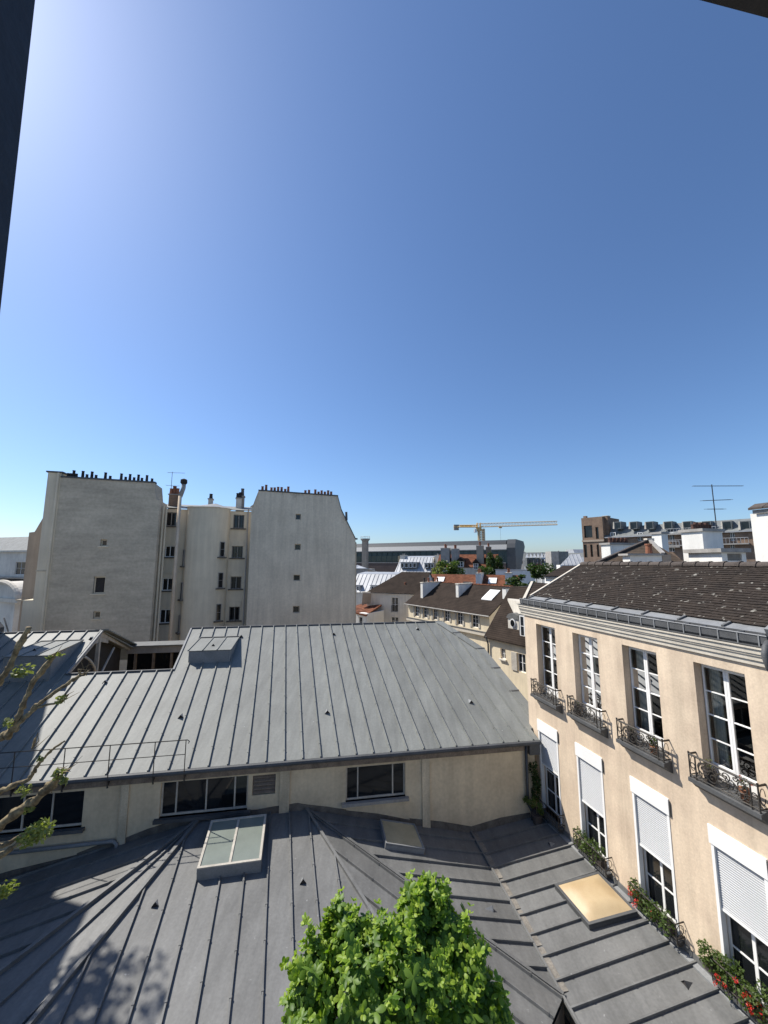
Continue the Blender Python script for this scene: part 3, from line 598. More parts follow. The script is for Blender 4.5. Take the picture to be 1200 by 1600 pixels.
def scroll(a, b, r0, r1, turns, ph, sgn=1, n=26):
    return [(a + (r0 + (r1 - r0) * i / n) * math.cos(ph + sgn * turns * 2 * math.pi * i / n), b + (r0 + (r1 - r0) * i / n) * math.sin(ph + sgn * turns * 2 * math.pi * i / n)) for i in range(n + 1)]
FLAT = []
for wi, s in enumerate(SW):
    cx = -s; x0, x1 = cx - .5, cx + .5; z0, z1 = -4.62, -2.22
    # dark room and curtains behind the glass
    m = MB(); P = RF.p
    a, b, ya, yb = x0 - .6, x1 + .6, .30, 2.6
    m.poly([P(a, yb, z0), P(b, yb, z0), P(b, yb, z1), P(a, yb, z1)]); m.poly([P(a, ya, z0), P(a, yb, z0), P(a, yb, z1), P(a, ya, z1)]); m.poly([P(b, ya, z0), P(b, yb, z0), P(b, yb, z1), P(b, ya, z1)]); m.poly([P(a, ya, z0), P(b, ya, z0), P(b, yb, z0), P(a, yb, z0)]); m.poly([P(a, ya, z1), P(b, ya, z1), P(b, yb, z1), P(a, yb, z1)])
    m.build('room', 'interior', town)
    fo = MB(); y = .235; bw = .045
    for xa, xb_ in ((x0, x0 + .02), (x1 - .02, x1)): fo.box(RF, xa, xb_, y, y + .07, z0, z1)
    fo.box(RF, x0 + .02, x1 - .02, y, y + .07, z1 - .05, z1); fo.box(RF, x0 + .02, x1 - .02, y, y + .07, z0, z0 + .05)
    wo = fo.build('window', 'white', town)
    for sg in (0, 1):
        xa, xb_ = (x0 + .022, cx - .003) if sg == 0 else (cx + .003, x1 - .022)
        l = MB(); fw = .026; inner = .047
        l.box(RF, xa, xa + (fw if sg == 0 else inner), y - .03, y + .02, z0 + .052, z1 - .052); l.box(RF, xb_ - (inner if sg == 0 else fw), xb_, y - .03, y + .02, z0 + .052, z1 - .052)
        ia, ib = (xa + fw, xb_ - inner) if sg == 0 else (xa + inner, xb_ - fw)
        l.box(RF, ia, ib, y - .03, y + .02, z1 - .11, z1 - .052); l.box(RF, ia, ib, y - .03, y + .02, z0 + .052, z0 + .3)
        for k in range(1, 4): z = z0 + .3 + (z1 - .11 - z0 - .3) * k / 4; l.box(RF, ia, ib, y - .02, y + .012, z - .012, z + .012)
        lo_ = l.build('casement', 'white', wo)
        for k in range(4):
            za = z0 + .3 + (z1 - .11 - z0 - .3) * k / 4; zb_ = z0 + .3 + (z1 - .11 - z0 - .3) * (k + 1) / 4
            p = MB(); p.poly([P(ia, y, za), P(ib, y, za), P(ib, y, zb_), P(ia, y, zb_)]); p.build('pane', 'glass_clear', wo)
    if wi in (0, 1, 2):
        for xa, xb_ in ((x0 - .05, x0 + (.36 if wi else .2)), (x1 - (.25 if wi == 0 else .1), x1 + .05)):
            c = MB(); N = 24
            for i in range(N + 1):
                x = xa + (xb_ - xa) * i / N; yy = .5 + .035 * math.sin(i * 1.5) + .012 * math.sin(i * 3.7)
                c.v += [P(x, yy, z0 + .02), P(x, yy, z1 - .02)]
            for i in range(N): c.f.append((2 * i, 2 * i + 2, 2 * i + 3, 2 * i + 1))
            c.build('curtain', 'curtain', town, smooth=True)
    # stone sill with curved underside
    m = MB(); pr = [(0, -4.9), (-.06, -4.88), (-.12, -4.82), (-.19, -4.755), (-.25, -4.74), (-.25, -4.66), (.2, -4.62), (.2, -4.75), (0, -4.75)]
    m.prism([P(cx - .67, yy, zz) for yy, zz in pr], RF.ex * 1.34); m.build('balcony_sill', 'lead', town)
    # wrought iron railing
    ra, rb_ = cx - .64, cx + .64; yf = -.21; zt, zl = -4.18, -4.6
    m = MB(); m.tube([P(ra, .02, zt), P(ra, yf, zt), P(rb_, yf, zt), P(rb_, .02, zt)], .022, 6); m.tube([P(ra, .02, zl), P(ra, yf, zl), P(rb_, yf, zl), P(rb_, .02, zl)], .013, 6)
    for x in (ra, ra + .13, rb_ - .13, rb_): m.tube([P(x, yf, -4.66), P(x, yf, zt)], .015, 6)
    m.tube([P(ra, yf, zt), P(ra, yf, zt + .05)], .02, 6); m.tube([P(rb_, yf, zt), P(rb_, yf, zt + .05)], .02, 6)
    rail = m.build('balcony_railing', 'iron', town)
    mid = (zt + zl) / 2; sc_ = []
    for q in (-1, 1):
        sc_ += [scroll(cx + q * .36, mid + .05, .14, .02, 1.6, 0 if q < 0 else math.pi, q), scroll(cx + q * .17, mid - .06, .13, .02, 1.5, math.pi / 2, -q), scroll(cx + q * .08, mid + .1, .09, .015, 1.4, -math.pi / 2, q), scroll(cx + q * .45, mid - .12, .07, .01, 1.3, 1, q), scroll(cx + q * .25, mid + .14, .06, .01, 1.3, 2, -q)]
    sc_ += [scroll(cx, mid - .02, .1, .1, 1, 0), scroll(cx - .26, mid - .02, .19, .19, .5, math.pi / 2), scroll(cx + .26, mid - .02, .19, .19, .5, -math.pi / 2), scroll(cx, mid, .17, .03, 1.2, -math.pi / 2), scroll(cx - .57, mid, .05, .05, 1, 0), scroll(cx + .57, mid, .05, .05, 1, 0), scroll(cx - .3, mid - .13, .05, .01, 1.2, 0), scroll(cx + .3, mid - .13, .05, .01, 1.2, math.pi, -1)]
    for path in sc_: MB().tube([P(a, yf, b) for a, b in path], .011, 5).build('scroll', 'iron', rail)
    for q in (ra, rb_): MB().tube([P(q, yf + .1 + .07 * math.cos(t), mid + .15 * math.sin(t)) for t in [i * .5 for i in range(13)]], .008, 4).build('side_scroll', 'iron', rail)
SH_BOT = (-7.12, -7.08, -7.16, -6.95)
for wi, s in enumerate(lo_c):
    cx = -s; x0, x1 = cx - .5, cx + .5; P = RF.p; zb_ = SH_BOT[wi]
    m = MB(); m.box(RF, x0 - .02, x1 + .02, -.035, .2, -5.9, -5.54); so = m.build('shutter_box', 'white', town)
    MB().box(RF, x1 + .022, x1 + .05, -.035, .03, -5.9, -5.58).build('shutter_cheek', 'lead', so)
    for a, b in ((x0 - .0, x0 + .06), (x1 - .06, x1)): MB().box(RF, a, b, -.015, .12, -8.42, -5.9).build('shutter_guide', 'white', so)
    sl_ = MB(); z = -5.9; hgt = .047
    while z - hgt > zb_:
        sl_.prism([P(x0 + .06, .05, z), P(x0 + .06, .028, z - .01), P(x0 + .06, .028, z - hgt + .014), P(x0 + .06, .05, z - hgt + .008)], RF.ex * (x1 - x0 - .12)); z -= hgt
    sl_.build('shutter_slats', 'shutter', so)
    MB().box(RF, x0 + .06, x1 - .06, .02, .06, z - .05, z).build('bottom_bar', 'white', so)
    window(town, RF, (x0 + .02, x1 - .02, -8.40, -5.95), .18, 2, 4, 'white', .06, 'glass_dark')
    m = MB(); m.box(RF, x0 - .1, x1 + .1, -.2, .18, -8.5, -8.42); m.build('window_sill', 'lead', town)
    m = MB(); zt = -8.02
    m.tube([P(x0 - .06, .0, zt), P(x0 - .06, -.24, zt), P(x1 + .12, -.24, zt), P(x1 + .12, 0, zt)], .016, 6); m.tube([P(x0 - .06, .0, zt - .3), P(x0 - .06, -.24, zt - .3), P(x1 + .12, -.24, zt - .3), P(x1 + .12, 0, zt - .3)], .012, 6)
    for q in range(9): x = x0 - .06 + (x1 - x0 + .18) * q / 8; m.tube([P(x, -.24, zt - .42), P(x, -.24, zt)], .009, 5)
    rail = m.build('balcony_railing', 'iron', town)
    for zz in (zt - .15, zt - .36): MB().tube([P(x1 + .12, -.12 + .1 * math.cos(t), zz + .1 * math.sin(t)) for t in [i * .45 for i in range(15)]], .009, 4).build('scroll', 'iron', rail)

# ---- pots and window boxes on the townhouse
LEAFM = {}
def bush(parent, cx, rad, n, size, m, seed, name='foliage', clumps=0): return leafcards(cx, n, rad, size, seed, .2, clumps).build(name, m, parent)
def flowers(parent, pts, m, r=.045, seed=1):
    rn = random.Random(seed)
    for p in pts: leafcards(p, 26, (r, r, r), .035, rn.randint(0, 999), .3).build('flower_head', m, parent)
def planter(s, zb_, lenx, label, name, cat, seed, red=0, hgt=.3, leaf='leaf_mid', y=-.12, dens=420, m2=None):
    o = RF.p(-s, y, zb_); t = thing(name, label, cat, o, 'window boxes under the roller shutters')
    m = MB(); m.prism([RF.p(-s - lenx / 2, y - .08, zb_ + .16), RF.p(-s - lenx / 2, y - .06, zb_), RF.p(-s - lenx / 2, y + .06, zb_), RF.p(-s - lenx / 2, y + .08, zb_ + .16)], RF.ex * lenx); m.build('trough', 'pot_dark', t)
    k = max(2, int(lenx / .18)); rn = random.Random(seed)
    for i in range(k):
        c = RF.p(-s - lenx / 2 + lenx * (i + .5) / k + rn.uniform(-.05, .05), y - rn.uniform(-.03, .12), zb_ + .12 + hgt * rn.uniform(.15, .5)); bush(t, c, (.17, .17, hgt * rn.uniform(.5, 1.1)), dens // k, .068, leaf if i % 2 or not m2 else m2, seed + i)
    if red:
        cs = [(-s + rn.uniform(-.5, .5) * lenx, zb_ + rn.uniform(.1, .15 + hgt)) for _ in range(4)]; pts = [RF.p(c[0] + rn.gauss(0, .08), y - rn.uniform(.08, .24), c[1] + rn.gauss(0, .07)) for c in (rn.choice(cs) for _ in range(red))]; flowers(t, pts, 'petal_red', .052, seed)
    return t
planter(8.38, -8.42, 1.0, 'window box full of red geraniums under the third roller shutter, beside the amber skylight', 'geranium_box', 'window box', 11, red=11, hgt=.34, dens=900)
planter(6.62, -8.42, 1.15, 'window box of red geraniums mixed with tall green foliage under the largest roller shutter', 'geranium_box', 'window box', 23, red=12, hgt=.5, dens=1700, m2='leaf_mid')
planter(10.35, -8.42, .95, 'window box of plain green shrubs without flowers under the second roller shutter', 'shrub_box', 'window box', 31, hgt=.36, dens=900, leaf='leaf_mid')
def potted(loc, label, rad, n, leaf, seed, potr=.13, poth=.24, pm='pot_clay', name='potted_plant', size=.06, fl=None, lift=.0):
    t = thing(name, label, 'potted plant', loc, 'pots on the townhouse balconies' if name == 'potted_plant' else None); loc = V(loc)
    MB().lathe(loc, [(potr * .72, 0), (potr, poth * .9), (potr * 1.1, poth * .9), (potr * 1.1, poth), (potr * .9, poth)], 14).build('pot', pm, t)
    MB().tube([loc + V((0, 0, poth * .8)), loc + V((.01, .01, poth + rad[2] * 1.1 + lift))], .012, 5).build('stem', 'bark', t)
    bush(t, loc + V((0, 0, poth + rad[2] * .9 + lift)), rad, n, size, leaf, seed, clumps=9 if rad[2] > .5 else (5 if rad[2] > .3 else 0))
    if fl: flowers(t, [loc + V((random.uniform(-1, 1) * rad[0], random.uniform(-1, 1) * rad[1], poth + rad[2] * random.uniform(.8, 2))) for _ in range(fl[1])], fl[0], .03, seed)
    return t
a = fac(12.3, 0, -.45); a.z = onp(PT, a.x, a.y).z; potted(a, 'round leafy green shrub in a dark pot in the corner where hall meets cream house', (.34, .34, .36), 900, 'leaf_mid', 5, .17, .3, 'pot_dark', 'potted_shrub')
a = fac(12.55, 0, -.28); a.z = onp(PT, a.x, a.y).z; potted(a, 'tall dark climbing shrub against the wall beside the first roller shutter', (.3, .3, .85), 1100, 'leaf_dark', 6, .15, .3, 'pot_dark', 'climbing_shrub', .07)
potted(RF.p(-6.72, -.1, -4.615), 'wide brown pot with thin pale flowering plant behind the balcony nearest the downpipe', (.1, .08, .12), 60, 'leaf_spring', 8, .12, .26, 'pot_dark', size=.04)
potted(RF.p(-6.08, -.1, -4.615), 'small pot of salmon pink flowers on the balcony nearest the downpipe', (.12, .08, .1), 90, 'leaf_mid', 9, .09, .22, 'pot_clay', size=.04, fl=('petal_pink', 5))
potted(RF.p(-8.0, -.1, -4.615), 'spiky green plant in a red pot on the third balcony', (.12, .09, .12), 120, 'leaf_mid', 10, .1, .18, 'pot_clay', size=.07)
potted(RF.p(-8.6, -.1, -4.615), 'round brown clay pot with sparse leaves on the third balcony', (.07, .07, .05), 24, 'leaf_dark', 12, .12, .26, 'pot_dark', size=.04)
potted(RF.p(-10.5, -.1, -4.615), 'large olive glazed pot with sparse leaves on the second balcony', (.07, .07, .05), 24, 'leaf_dark', 13, .12, .28, 'pot_dark', size=.04)

# ================================================================== APARTMENT BLOCK (two blank gables and a stair tower)
a = aty(388, 880, 36); AF = Fr((a.x, a.y, 0), (math.cos(R(17)), math.sin(R(17))))
apt = thing('apartment_building', 'tall grey beige apartment block with two blank windowless gables and a rounded stair tower between', 'building', AF.p(-6, 6, GZ))
L_ = AF.loc
def pz(pts, y=0): return [AF.p(*(lambda q: (q[0], y, q[1]))(L_(px, py, y))) for px, py in pts]
# right gable
xl, _ = L_(389, 880); x1_, zt_ = L_(404.5, 767); x2_, zt2 = L_(527.5, 775.5); x3_, zs = L_(555.5, 843)
wr = [AF.rect(462, 803, 470, 812), AF.rect(460.5, 850, 470, 859.5), AF.rect(458.5, 898, 469, 907.5), AF.rect(457.5, 947, 468, 957.5)]
ztop = min(zt_, zt2)
m = MB(); m.block(AF, x1_, x2_, 0, .7, GZ, ztop, wr, .35); m.prism([AF.p(x1_, 0, ztop), AF.p(x2_, 0, ztop), AF.p(x2_, 0, zt2 + .01), AF.p(x1_, 0, zt_ + .01)], AF.ey * .7); m.box(AF, x1_, x3_ - .3, .72, 11, GZ, zs - .1)
xs1, zs1 = L_(395.5, 790); _, zs0 = L_(389, 793); xm, zm = L_(533.5, 798)
m.prism([AF.p(xl, 0, GZ), AF.p(xl, 0, zs0), AF.p(xs1, 0, zs1), AF.p(x1_, 0, zt_), AF.p(x1_, 0, GZ)], AF.ey * .7)
m.prism([AF.p(x2_, 0, GZ), AF.p(x2_, 0, zt2), AF.p(xm, 0, zm), AF.p(x3_, 0, zs), AF.p(x3_, 0, GZ)], AF.ey * .7)
m.build('gable_wall', 'stucco_grey2', apt, label='right hand blank gable wall with four small square vents')
for rc in wr: window(apt, AF, rc, .2, 1, 1, 'stucco_grey', .07, 'glass_dark', 'vent_window')
def coping(pts, wd=.45, ht=.12, mm='lead'):
    for p, q in zip(pts, pts[1:]): m = MB(); a, b = V(p), V(q); m.prism([a - AF.ey * .06, b - AF.ey * .06, b + AF.ey * wd, a + AF.ey * wd], (0, 0, ht)); m.build('coping', mm, apt)
coping([AF.p(x1_ - .05, 0, zt_), AF.p(x2_ + .05, 0, zt2)]); coping([AF.p(x2_, 0, zt2), AF.p(xm, 0, zm), AF.p(x3_, 0, zs), AF.p(x3_ + .2, 0, zs)], .3, .15)
coping([AF.p(xl - .1, 0, zs0), AF.p(xs1, 0, zs1), AF.p(x1_, 0, zt_)], .3, .1, 'stucco_light')
m = MB(); m.prism([AF.p(x3_ - .1, .6, zs), AF.p(x3_ + .25, .6, zs - .3), AF.p(x3_ + .25, .6, GZ), AF.p(x3_ - .1, .6, GZ)], AF.ey * 9); m.build('street_wall', 'stucco_grey', apt)
m = MB(); m.tube(pz([(541, 800), (541.5, 813)], -.1), .12, 6); m.build('drain_head', 'lead', apt)
z2 = lambda x, y: (220 + x / 3.333, 720 + y / 3.333)
def potrow(xs, base, hts, mm, r=.12):
    for x, h in zip(xs, hts):
        a = L_(*z2(x, base(x))); pots(apt, [AF.p(a[0], .25, a[1] + .08)], [h], mm, r)
cb = lambda x: 158 + (x - 615) * .066
potrow((633, 652, 680, 697, 715, 733, 752, 768), cb, (.45, .62, .4, .42, .5, .5, .35, .6), 'terracotta'); potrow((858, 877, 910, 927, 943, 960, 977, 993), cb, (.35, .42, .5, .3, .45, .35, .5, .4), 'terracotta')
# left gable
z1f = lambda x, y: (x / 3, 700 + y / 3)
gx0, gz0 = L_(95, 746); gx1, gz1 = L_(241.7, 755); gx2, gz2 = L_(250, 782)
wlg = [AF.rect(*z1f(472, 428), *z1f(500, 460)), AF.rect(*z1f(441, 603), *z1f(488, 682)), AF.rect(*z1f(438, 766), *z1f(468, 798))]
zt0 = min(gz0, gz1)
m = MB(); m.block(AF, gx0, gx1, 0, .7, GZ, zt0, wlg, .3); m.prism([AF.p(gx0, 0, zt0), AF.p(gx1, 0, zt0), AF.p(gx1, 0, gz1 + .01), AF.p(gx0, 0, gz0 + .01)], AF.ey * .7); m.box(AF, gx0, gx1 - .5, .72, 11, GZ, gz2 - .6)
m.prism([AF.p(gx1, 0, GZ), AF.p(gx1, 0, gz1), AF.p(L_(243.5, 780)[0], 0, L_(243.5, 780)[1]), AF.p(gx2, 0, gz2), AF.p(gx2, 0, GZ)], AF.ey * 2.6)
m.build('gable_wall', 'stucco_grey', apt, label='left hand blank gable wall, the broader and taller one')
for i, rc in enumerate(wlg): window(apt, AF, rc, .2, 1, 1, 'stucco_light', .09, 'soot' if i == 1 else 'glass_dark', 'vent_window')
for rc in wlg: MB().box(AF, rc[0] - .15, rc[1] + .12, -.08, .1, rc[2] - .1, rc[2]).build('sill', 'stucco_light', apt)
coping([AF.p(gx0, 0, gz0), AF.p(gx1 + .05, 0, gz1)], .5, .14)
cb1 = lambda x: 138 + (x - 285) * .0614
for x, tall in ((312, 0), (325, 0), (337, 1), (350, 0), (380, 1), (400, 0), (423, 1), (443, 0), (487, 1), (510, 0), (562, 1), (583, 0), (603, 1), (623, 0), (643, 1), (660, 0), (683, 1), (708, 0)):
    q = L_(*z1f(x, cb1(x))); pots(apt, [AF.p(q[0], .25, q[1] + .1)], [.62 if tall else .35], 'soot', .105)
# pale buttress flue on the left edge
bx0, bz0 = L_(75.5, 738); bxm = L_(58, 893)
m = MB(); m.prism([AF.p(bx0 - .05, -.02, GZ), AF.p(bx0, -.02, bz0), AF.p(gx0 + .02, -.02, bz0), AF.p(gx0 + .02, -.02, GZ)], AF.ey * 1.6)
q0, q1 = L_(36, 938), L_(58, 937); m.prism([AF.p(q0[0], .0, GZ), AF.p(q0[0], .0, q0[1]), AF.p(bx0 + .1, .0, q0[1]), AF.p(bx0 + .1, .0, GZ)], AF.ey * 1.4)
m.build('buttress', 'stucco_light', apt); MB().box(AF, bx0 - .12, gx0 + .15, -.1, 1.7, bz0, bz0 + .12).build('coping', 'lead', apt)
_, zb2 = L_(62, 892); MB().box(AF, bx0 - .06, gx0 - .2, -.07, -.02, zb2 - .05, zb2 + .08).build('band', 'stucco_grey', apt)
MB().tube([AF.p(gx0 - .15, -.08, bz0), AF.p(gx0 - .15, -.08, GZ)], .09, 6).build('downpipe', 'stucco_light', apt)
yk = 3.0; q = [L_(69, 806, yk), L_(54, 831, yk), L_(45.5, 832, yk), L_(45.5, 832, yk)]
m = MB(); m.prism([AF.p(q[0][0] + 3, yk, GZ), AF.p(q[0][0] + 3, yk, q[0][1] + .1), AF.p(q[0][0], yk, q[0][1]), AF.p(q[1][0], yk, q[1][1]), AF.p(q[2][0], yk, q[2][1]), AF.p(q[2][0], yk, GZ)], AF.ey * 8); m.build('side_wing', 'stucco_tan', apt)
_, zc = L_(45, 937, yk); MB().box(AF, q[2][0] - .3, q[2][0] + 2.6, yk - .1, yk + 2, zc - .12, zc + .03).build('band', 'stucco_grey', apt)
# recess with windows and rounded stair tower
yr = 2.4; zr_ = L_(320, 793, yr)[1]; rx0, rx1 = L_(247, 880, yr)[0] - .3, L_(392, 880, yr)[0] + .6
wl_ = [(780, 300, 825, 366), (775, 458, 818, 511), (762, 610, 808, 668), (750, 757, 798, 820)]; wr_ = [(1095, 312, 1143, 377), (1088, 460, 1137, 515), (1082, 603, 1130, 660), (1075, 745, 1122, 808)]
wrc = [AF.rect(*z1f(a, b), *z1f(c, d), yr) for a, b, c, d in wl_ + wr_]
m = MB(); m.block(AF, rx0, rx1, yr, yr + 6, GZ, zr_ - .25, wrc, .2); m.build('courtyard_wall', 'stucco_light', apt)
for i, rc in enumerate(wrc):
    o = window(apt, AF, rc, yr + .12, 2, 1, 'white' if i in (1, 2, 3) else 'concrete', .07, 'glass_dark'); MB().box(AF, rc[0] - .2, rc[1] + .2, yr - .12, yr + .05, rc[2] - .12, rc[2]).build('sill', 'stain_shade', o)
    if i >= 4:
        for k in range(4): x = rc[0] + (rc[1] - rc[0]) * (k + .5) / 4; MB().box(AF, x - .015, x + .015, yr - .05, yr - .02, rc[2], rc[3]).build('guard_bar', 'iron', o)
        if i > 4: MB().box(AF, rc[0] - .08, rc[1] + .08, yr - .06, yr + .02, rc[3] + .02, rc[3] + .5).build('blind_box', 'stucco_light', o)
tx0, tx1 = L_(287, 880, yr)[0], L_(356, 880, yr)[0]; tc = (tx0 + tx1) / 2; tr_ = (tx1 - tx0) / 2
m = MB(); N = 28
for i in range(N + 1):
    t = math.pi * i / N; x = tc - tr_ * math.cos(t); y = yr + .05 - tr_ * .62 * math.sin(t); m.v += [AF.p(x, y, GZ), AF.p(x, y, zr_ - .05)]
for i in range(N): m.f.append((2 * i, 2 * i + 2, 2 * i + 3, 2 * i + 1))
m.build('stair_tower', 'stucco_light', apt, smooth=True)
m = MB(); top = AF.p(tc + .3, yr + 2.2, zr_ + .75); pts = [AF.p(tc - (tr_ + .15) * math.cos(math.pi * i / 14), yr - (tr_ + .15) * .62 * math.sin(math.pi * i / 14), zr_ - .05) for i in range(15)]
for p, q in zip(pts, pts[1:]): m.poly([p, q, top])
m.build('tower_roof', 'zinc_trim', apt)
m = MB(); m.prism([AF.p(rx0, yr - .15, zr_ - .2), AF.p(rx1, yr - .15, zr_ - .2), AF.p(rx1, yr + 3, zr_ + .55), AF.p(rx0, yr + 3, zr_ + .55)], (0, 0, .06)); m.build('courtyard_roof', 'zinc', apt)
for a, b, c, d in ((850, 478, 872, 552), (842, 632, 862, 708), (830, 787, 850, 862), (1030, 440, 1052, 510), (1022, 585, 1045, 655), (1013, 733, 1035, 808)):
    pc = z1f((a + c) / 2, (b + d) / 2); x, _ = L_(*pc, yr - .5); u = max(-.97, min(.97, (x - tc) / tr_)); th = math.acos(-u); yy = yr + .05 - tr_ * .62 * math.sin(th)
    x, z = L_(*pc, yy); hh = (d - b) / 3 / 600 * 37 / 2
    tg = V((tr_ * math.sin(th), -tr_ * .62 * math.cos(th))); tg.normalize(); ex = AF.ex * tg.x + AF.ey * tg.y
    f = Fr(AF.p(x, yy, 0), (ex.x, ex.y)); o = window(apt, f, (-.24, .24, z - hh, z + hh), -.05, 1, 2, 'concrete', .05, 'glass_dark'); MB().box(f, -.42, .42, -.2, .02, z - hh - .12, z - hh).build('sill', 'stain_shade', o)
a, b = L_(281.5, 775, yr - 1), L_(268, 1003, yr - 1); MB().tube([AF.p(a[0], yr - 1, a[1]), AF.p(a[0], yr - 1, GZ)], .15, 10).build('flue_pipe', 'stucco_cream', apt, smooth=True)
MB().tube([AF.p(a[0], yr - .9, a[1]), AF.p(a[0] + .1, yr - .3, a[1] + .9), AF.p(a[0] + .1, yr - .3, a[1] + 1.3)], .2, 8).build('flue_head', 'concrete', apt, smooth=True)
MB().lathe(AF.p(a[0] + .1, yr - .3, a[1] + 1.25), [(.2, 0), (.32, .15), (.3, .45), (.1, .55)], 8).build('flue_cowl', 'soot', apt)
for dx in (.15, .35): MB().tube([AF.p(gx2 + dx, .6 + dx, gz2 - .4), AF.p(gx2 + dx, .6 + dx, GZ)], .08, 6).build('downpipe', 'stucco_light', apt)
MB().tube([AF.p(xl - .35, yr - .2, zr_), AF.p(xl - .35, yr - .2, GZ)], .07, 6).build('downpipe', 'concrete', apt)
_, zl_ = L_(300, 894, yr); MB().tube([AF.p(gx2 + .4, yr - .2, zl_), AF.p(tx0, yr - .15, zl_)], .03, 5).build('cable', 'stucco_light', apt)
def stack(px0, px1, pyt, pyb, y, mm, pp, hts=None, pm='terracotta', cap='concrete'):
    x0, z1 = L_(px0, pyt, y); x1, z0 = L_(px1, pyb, y); o = MB().box(AF, x0, x1, y, y + .7, z0 - .6, z1).build('chimney', mm, apt); MB().box(AF, x0 - .07, x1 + .07, y - .07, y + .77, z1, z1 + .1).build('chimney_cap', cap, o)
    for i in range(pp): pots(apt, [AF.p(x0 + (x1 - x0) * (i + .5) / pp, y + .35, z1 + .12)], [hts[i] if hts else .5], pm, .17)
stack(264, 277, 773, 790, yr + 1, 'brick', 3, (.55, .8, .6)); stack(325.5, 331.5, 780, 787, yr + 2.4, 'stucco_pale', 1, (.5,), 'soot'); stack(369, 377, 779, 792, yr + 1.5, 'stucco_pale', 2, (.5, .6), 'soot'); stack(375, 381, 776, 792, yr + 1.8, 'concrete', 1, (.8,), 'lead')
def yagi(name, label, base, h, arms, yawv, r=.02, m_='antenna', elems=1.0):
    base = V(base); t = thing(name, label, 'antenna', base, 'television antennas'); MB().tube([base, base + V((0, 0, h))], [r * 1.3, r], 6).build('mast', m_, t)
    yv = V((*yawv, 0)).normalized(); sv = V((-yv.y, yv.x, 0))
    for zz, l0, l1, n, el, tilt in arms:
        c = base + V((0, 0, h * zz)); m = MB(); m.tube([c - yv * l0, c + yv * l1 + V((0, 0, tilt))], r * .8, 5)
        for i in range(n): p = c - yv * l0 + (yv * (l0 + l1) + V((0, 0, tilt))) * (i / max(1, n - 1)); e = el * (1 - .35 * i / n); m.tube([p - sv * e - V((0, 0, e * .12)), p + sv * e + V((0, 0, e * .12))], r * .45, 4)
        m.build('boom', m_, t)
    return t
q = L_(265.5, 790, yr + 1.3); yagi('television_antenna', 'thin rooftop television aerial above the stair tower chimney of the grey block', AF.p(q[0], yr + 1.3, q[1] - .3), 3.7, [(.97, .4, 1.1, 9, .3, .05), (.62, .45, .7, 4, .4, 0)], (.95, .3), .022)

# ================================================================== CITY BEHIND
def gable_house(name, label, cat, fr, x0, x1, y1, zw, zr, yr, wall_m, roof_m, ops=(), over=.25, group=None, wins=True, nx=2, nz=2, hipL=0, hipR=0, fm='white', pm='glass_far', th=.12, rev=.2, yb=None):
    t = thing(name, label, cat, fr.p((x0 + x1) / 2, y1 / 2, GZ), group); m = MB(); m.block(fr, x0, x1, 0, y1, GZ, zw, ops, rev)
    if not hipL: m.prism([fr.p(x0, 0, zw), fr.p(x0, yr, zr - .05), fr.p(x0, y1, zw)], fr.ex * .2)
    if not hipR: m.prism([fr.p(x1 - .2, 0, zw), fr.p(x1 - .2, yr, zr - .05), fr.p(x1 - .2, y1, zw)], fr.ex * .2)
    m.build('wall', wall_m, t)
    k = (zr - zw) / max(.1, yr); r = MB(); o = over
    r.prism([fr.p(x0 - o, -o, zw - o * k), fr.p(x1 + o, -o, zw - o * k), fr.p(x1 + o - hipR, yr, zr), fr.p(x0 - o + hipL, yr, zr)], (0, 0, th))
    r.prism([fr.p(x0 - o + hipL, yr + .01, zr), fr.p(x1 + o - hipR, yr + .01, zr), fr.p(x1 + o, y1 + o, zw - o * k), fr.p(x0 - o, y1 + o, zw - o * k)], (0, 0, th))
    if hipR: r.prism([fr.p(x1 + o, -o, zw - o * k), fr.p(x1 + o, y1 + o, zw - o * k), fr.p(x1 + o - hipR, yr, zr)], (0, 0, th))
    if hipL: r.prism([fr.p(x0 - o, y1 + o, zw - o * k), fr.p(x0 - o, -o, zw - o * k), fr.p(x0 - o + hipL, yr, zr)], (0, 0, th))
    t['_'] = 0; del t['_']
    ro = r.build('roof', roof_m, t)
    if wins:
        for rc in ops: window(t, fr, rc, rev * .6, nx, nz, fm, .06, pm)
    return t, ro
def chim(parent, fr, x0, x1, y0, y1, z0, z1, mm='white_wall', np_=2, pm='terracotta', cap='mould_white', ph=.4, pr=.12):
    o = MB().box(fr, x0, x1, y0, y1, z0, z1).build('chimney', mm, parent); MB().box(fr, x0 - .06, x1 + .06, y0 - .06, y1 + .06, z1, z1 + .12).build('chimney_cap', cap, o)
    for i in range(np_): MB().lathe(fr.p((x0 + x1) / 2, y0 + (y1 - y0) * (i + .5) / np_, z1 + .1), [(pr, 0), (pr * .85, ph * .8), (pr * 1.05, ph * .82), (pr, ph * random.uniform(.9, 1.2))], 8).build('chimney_pot', pm, o)
    return o
Z3 = lambda x, y: (540 + x / 4, 780 + y / 4)
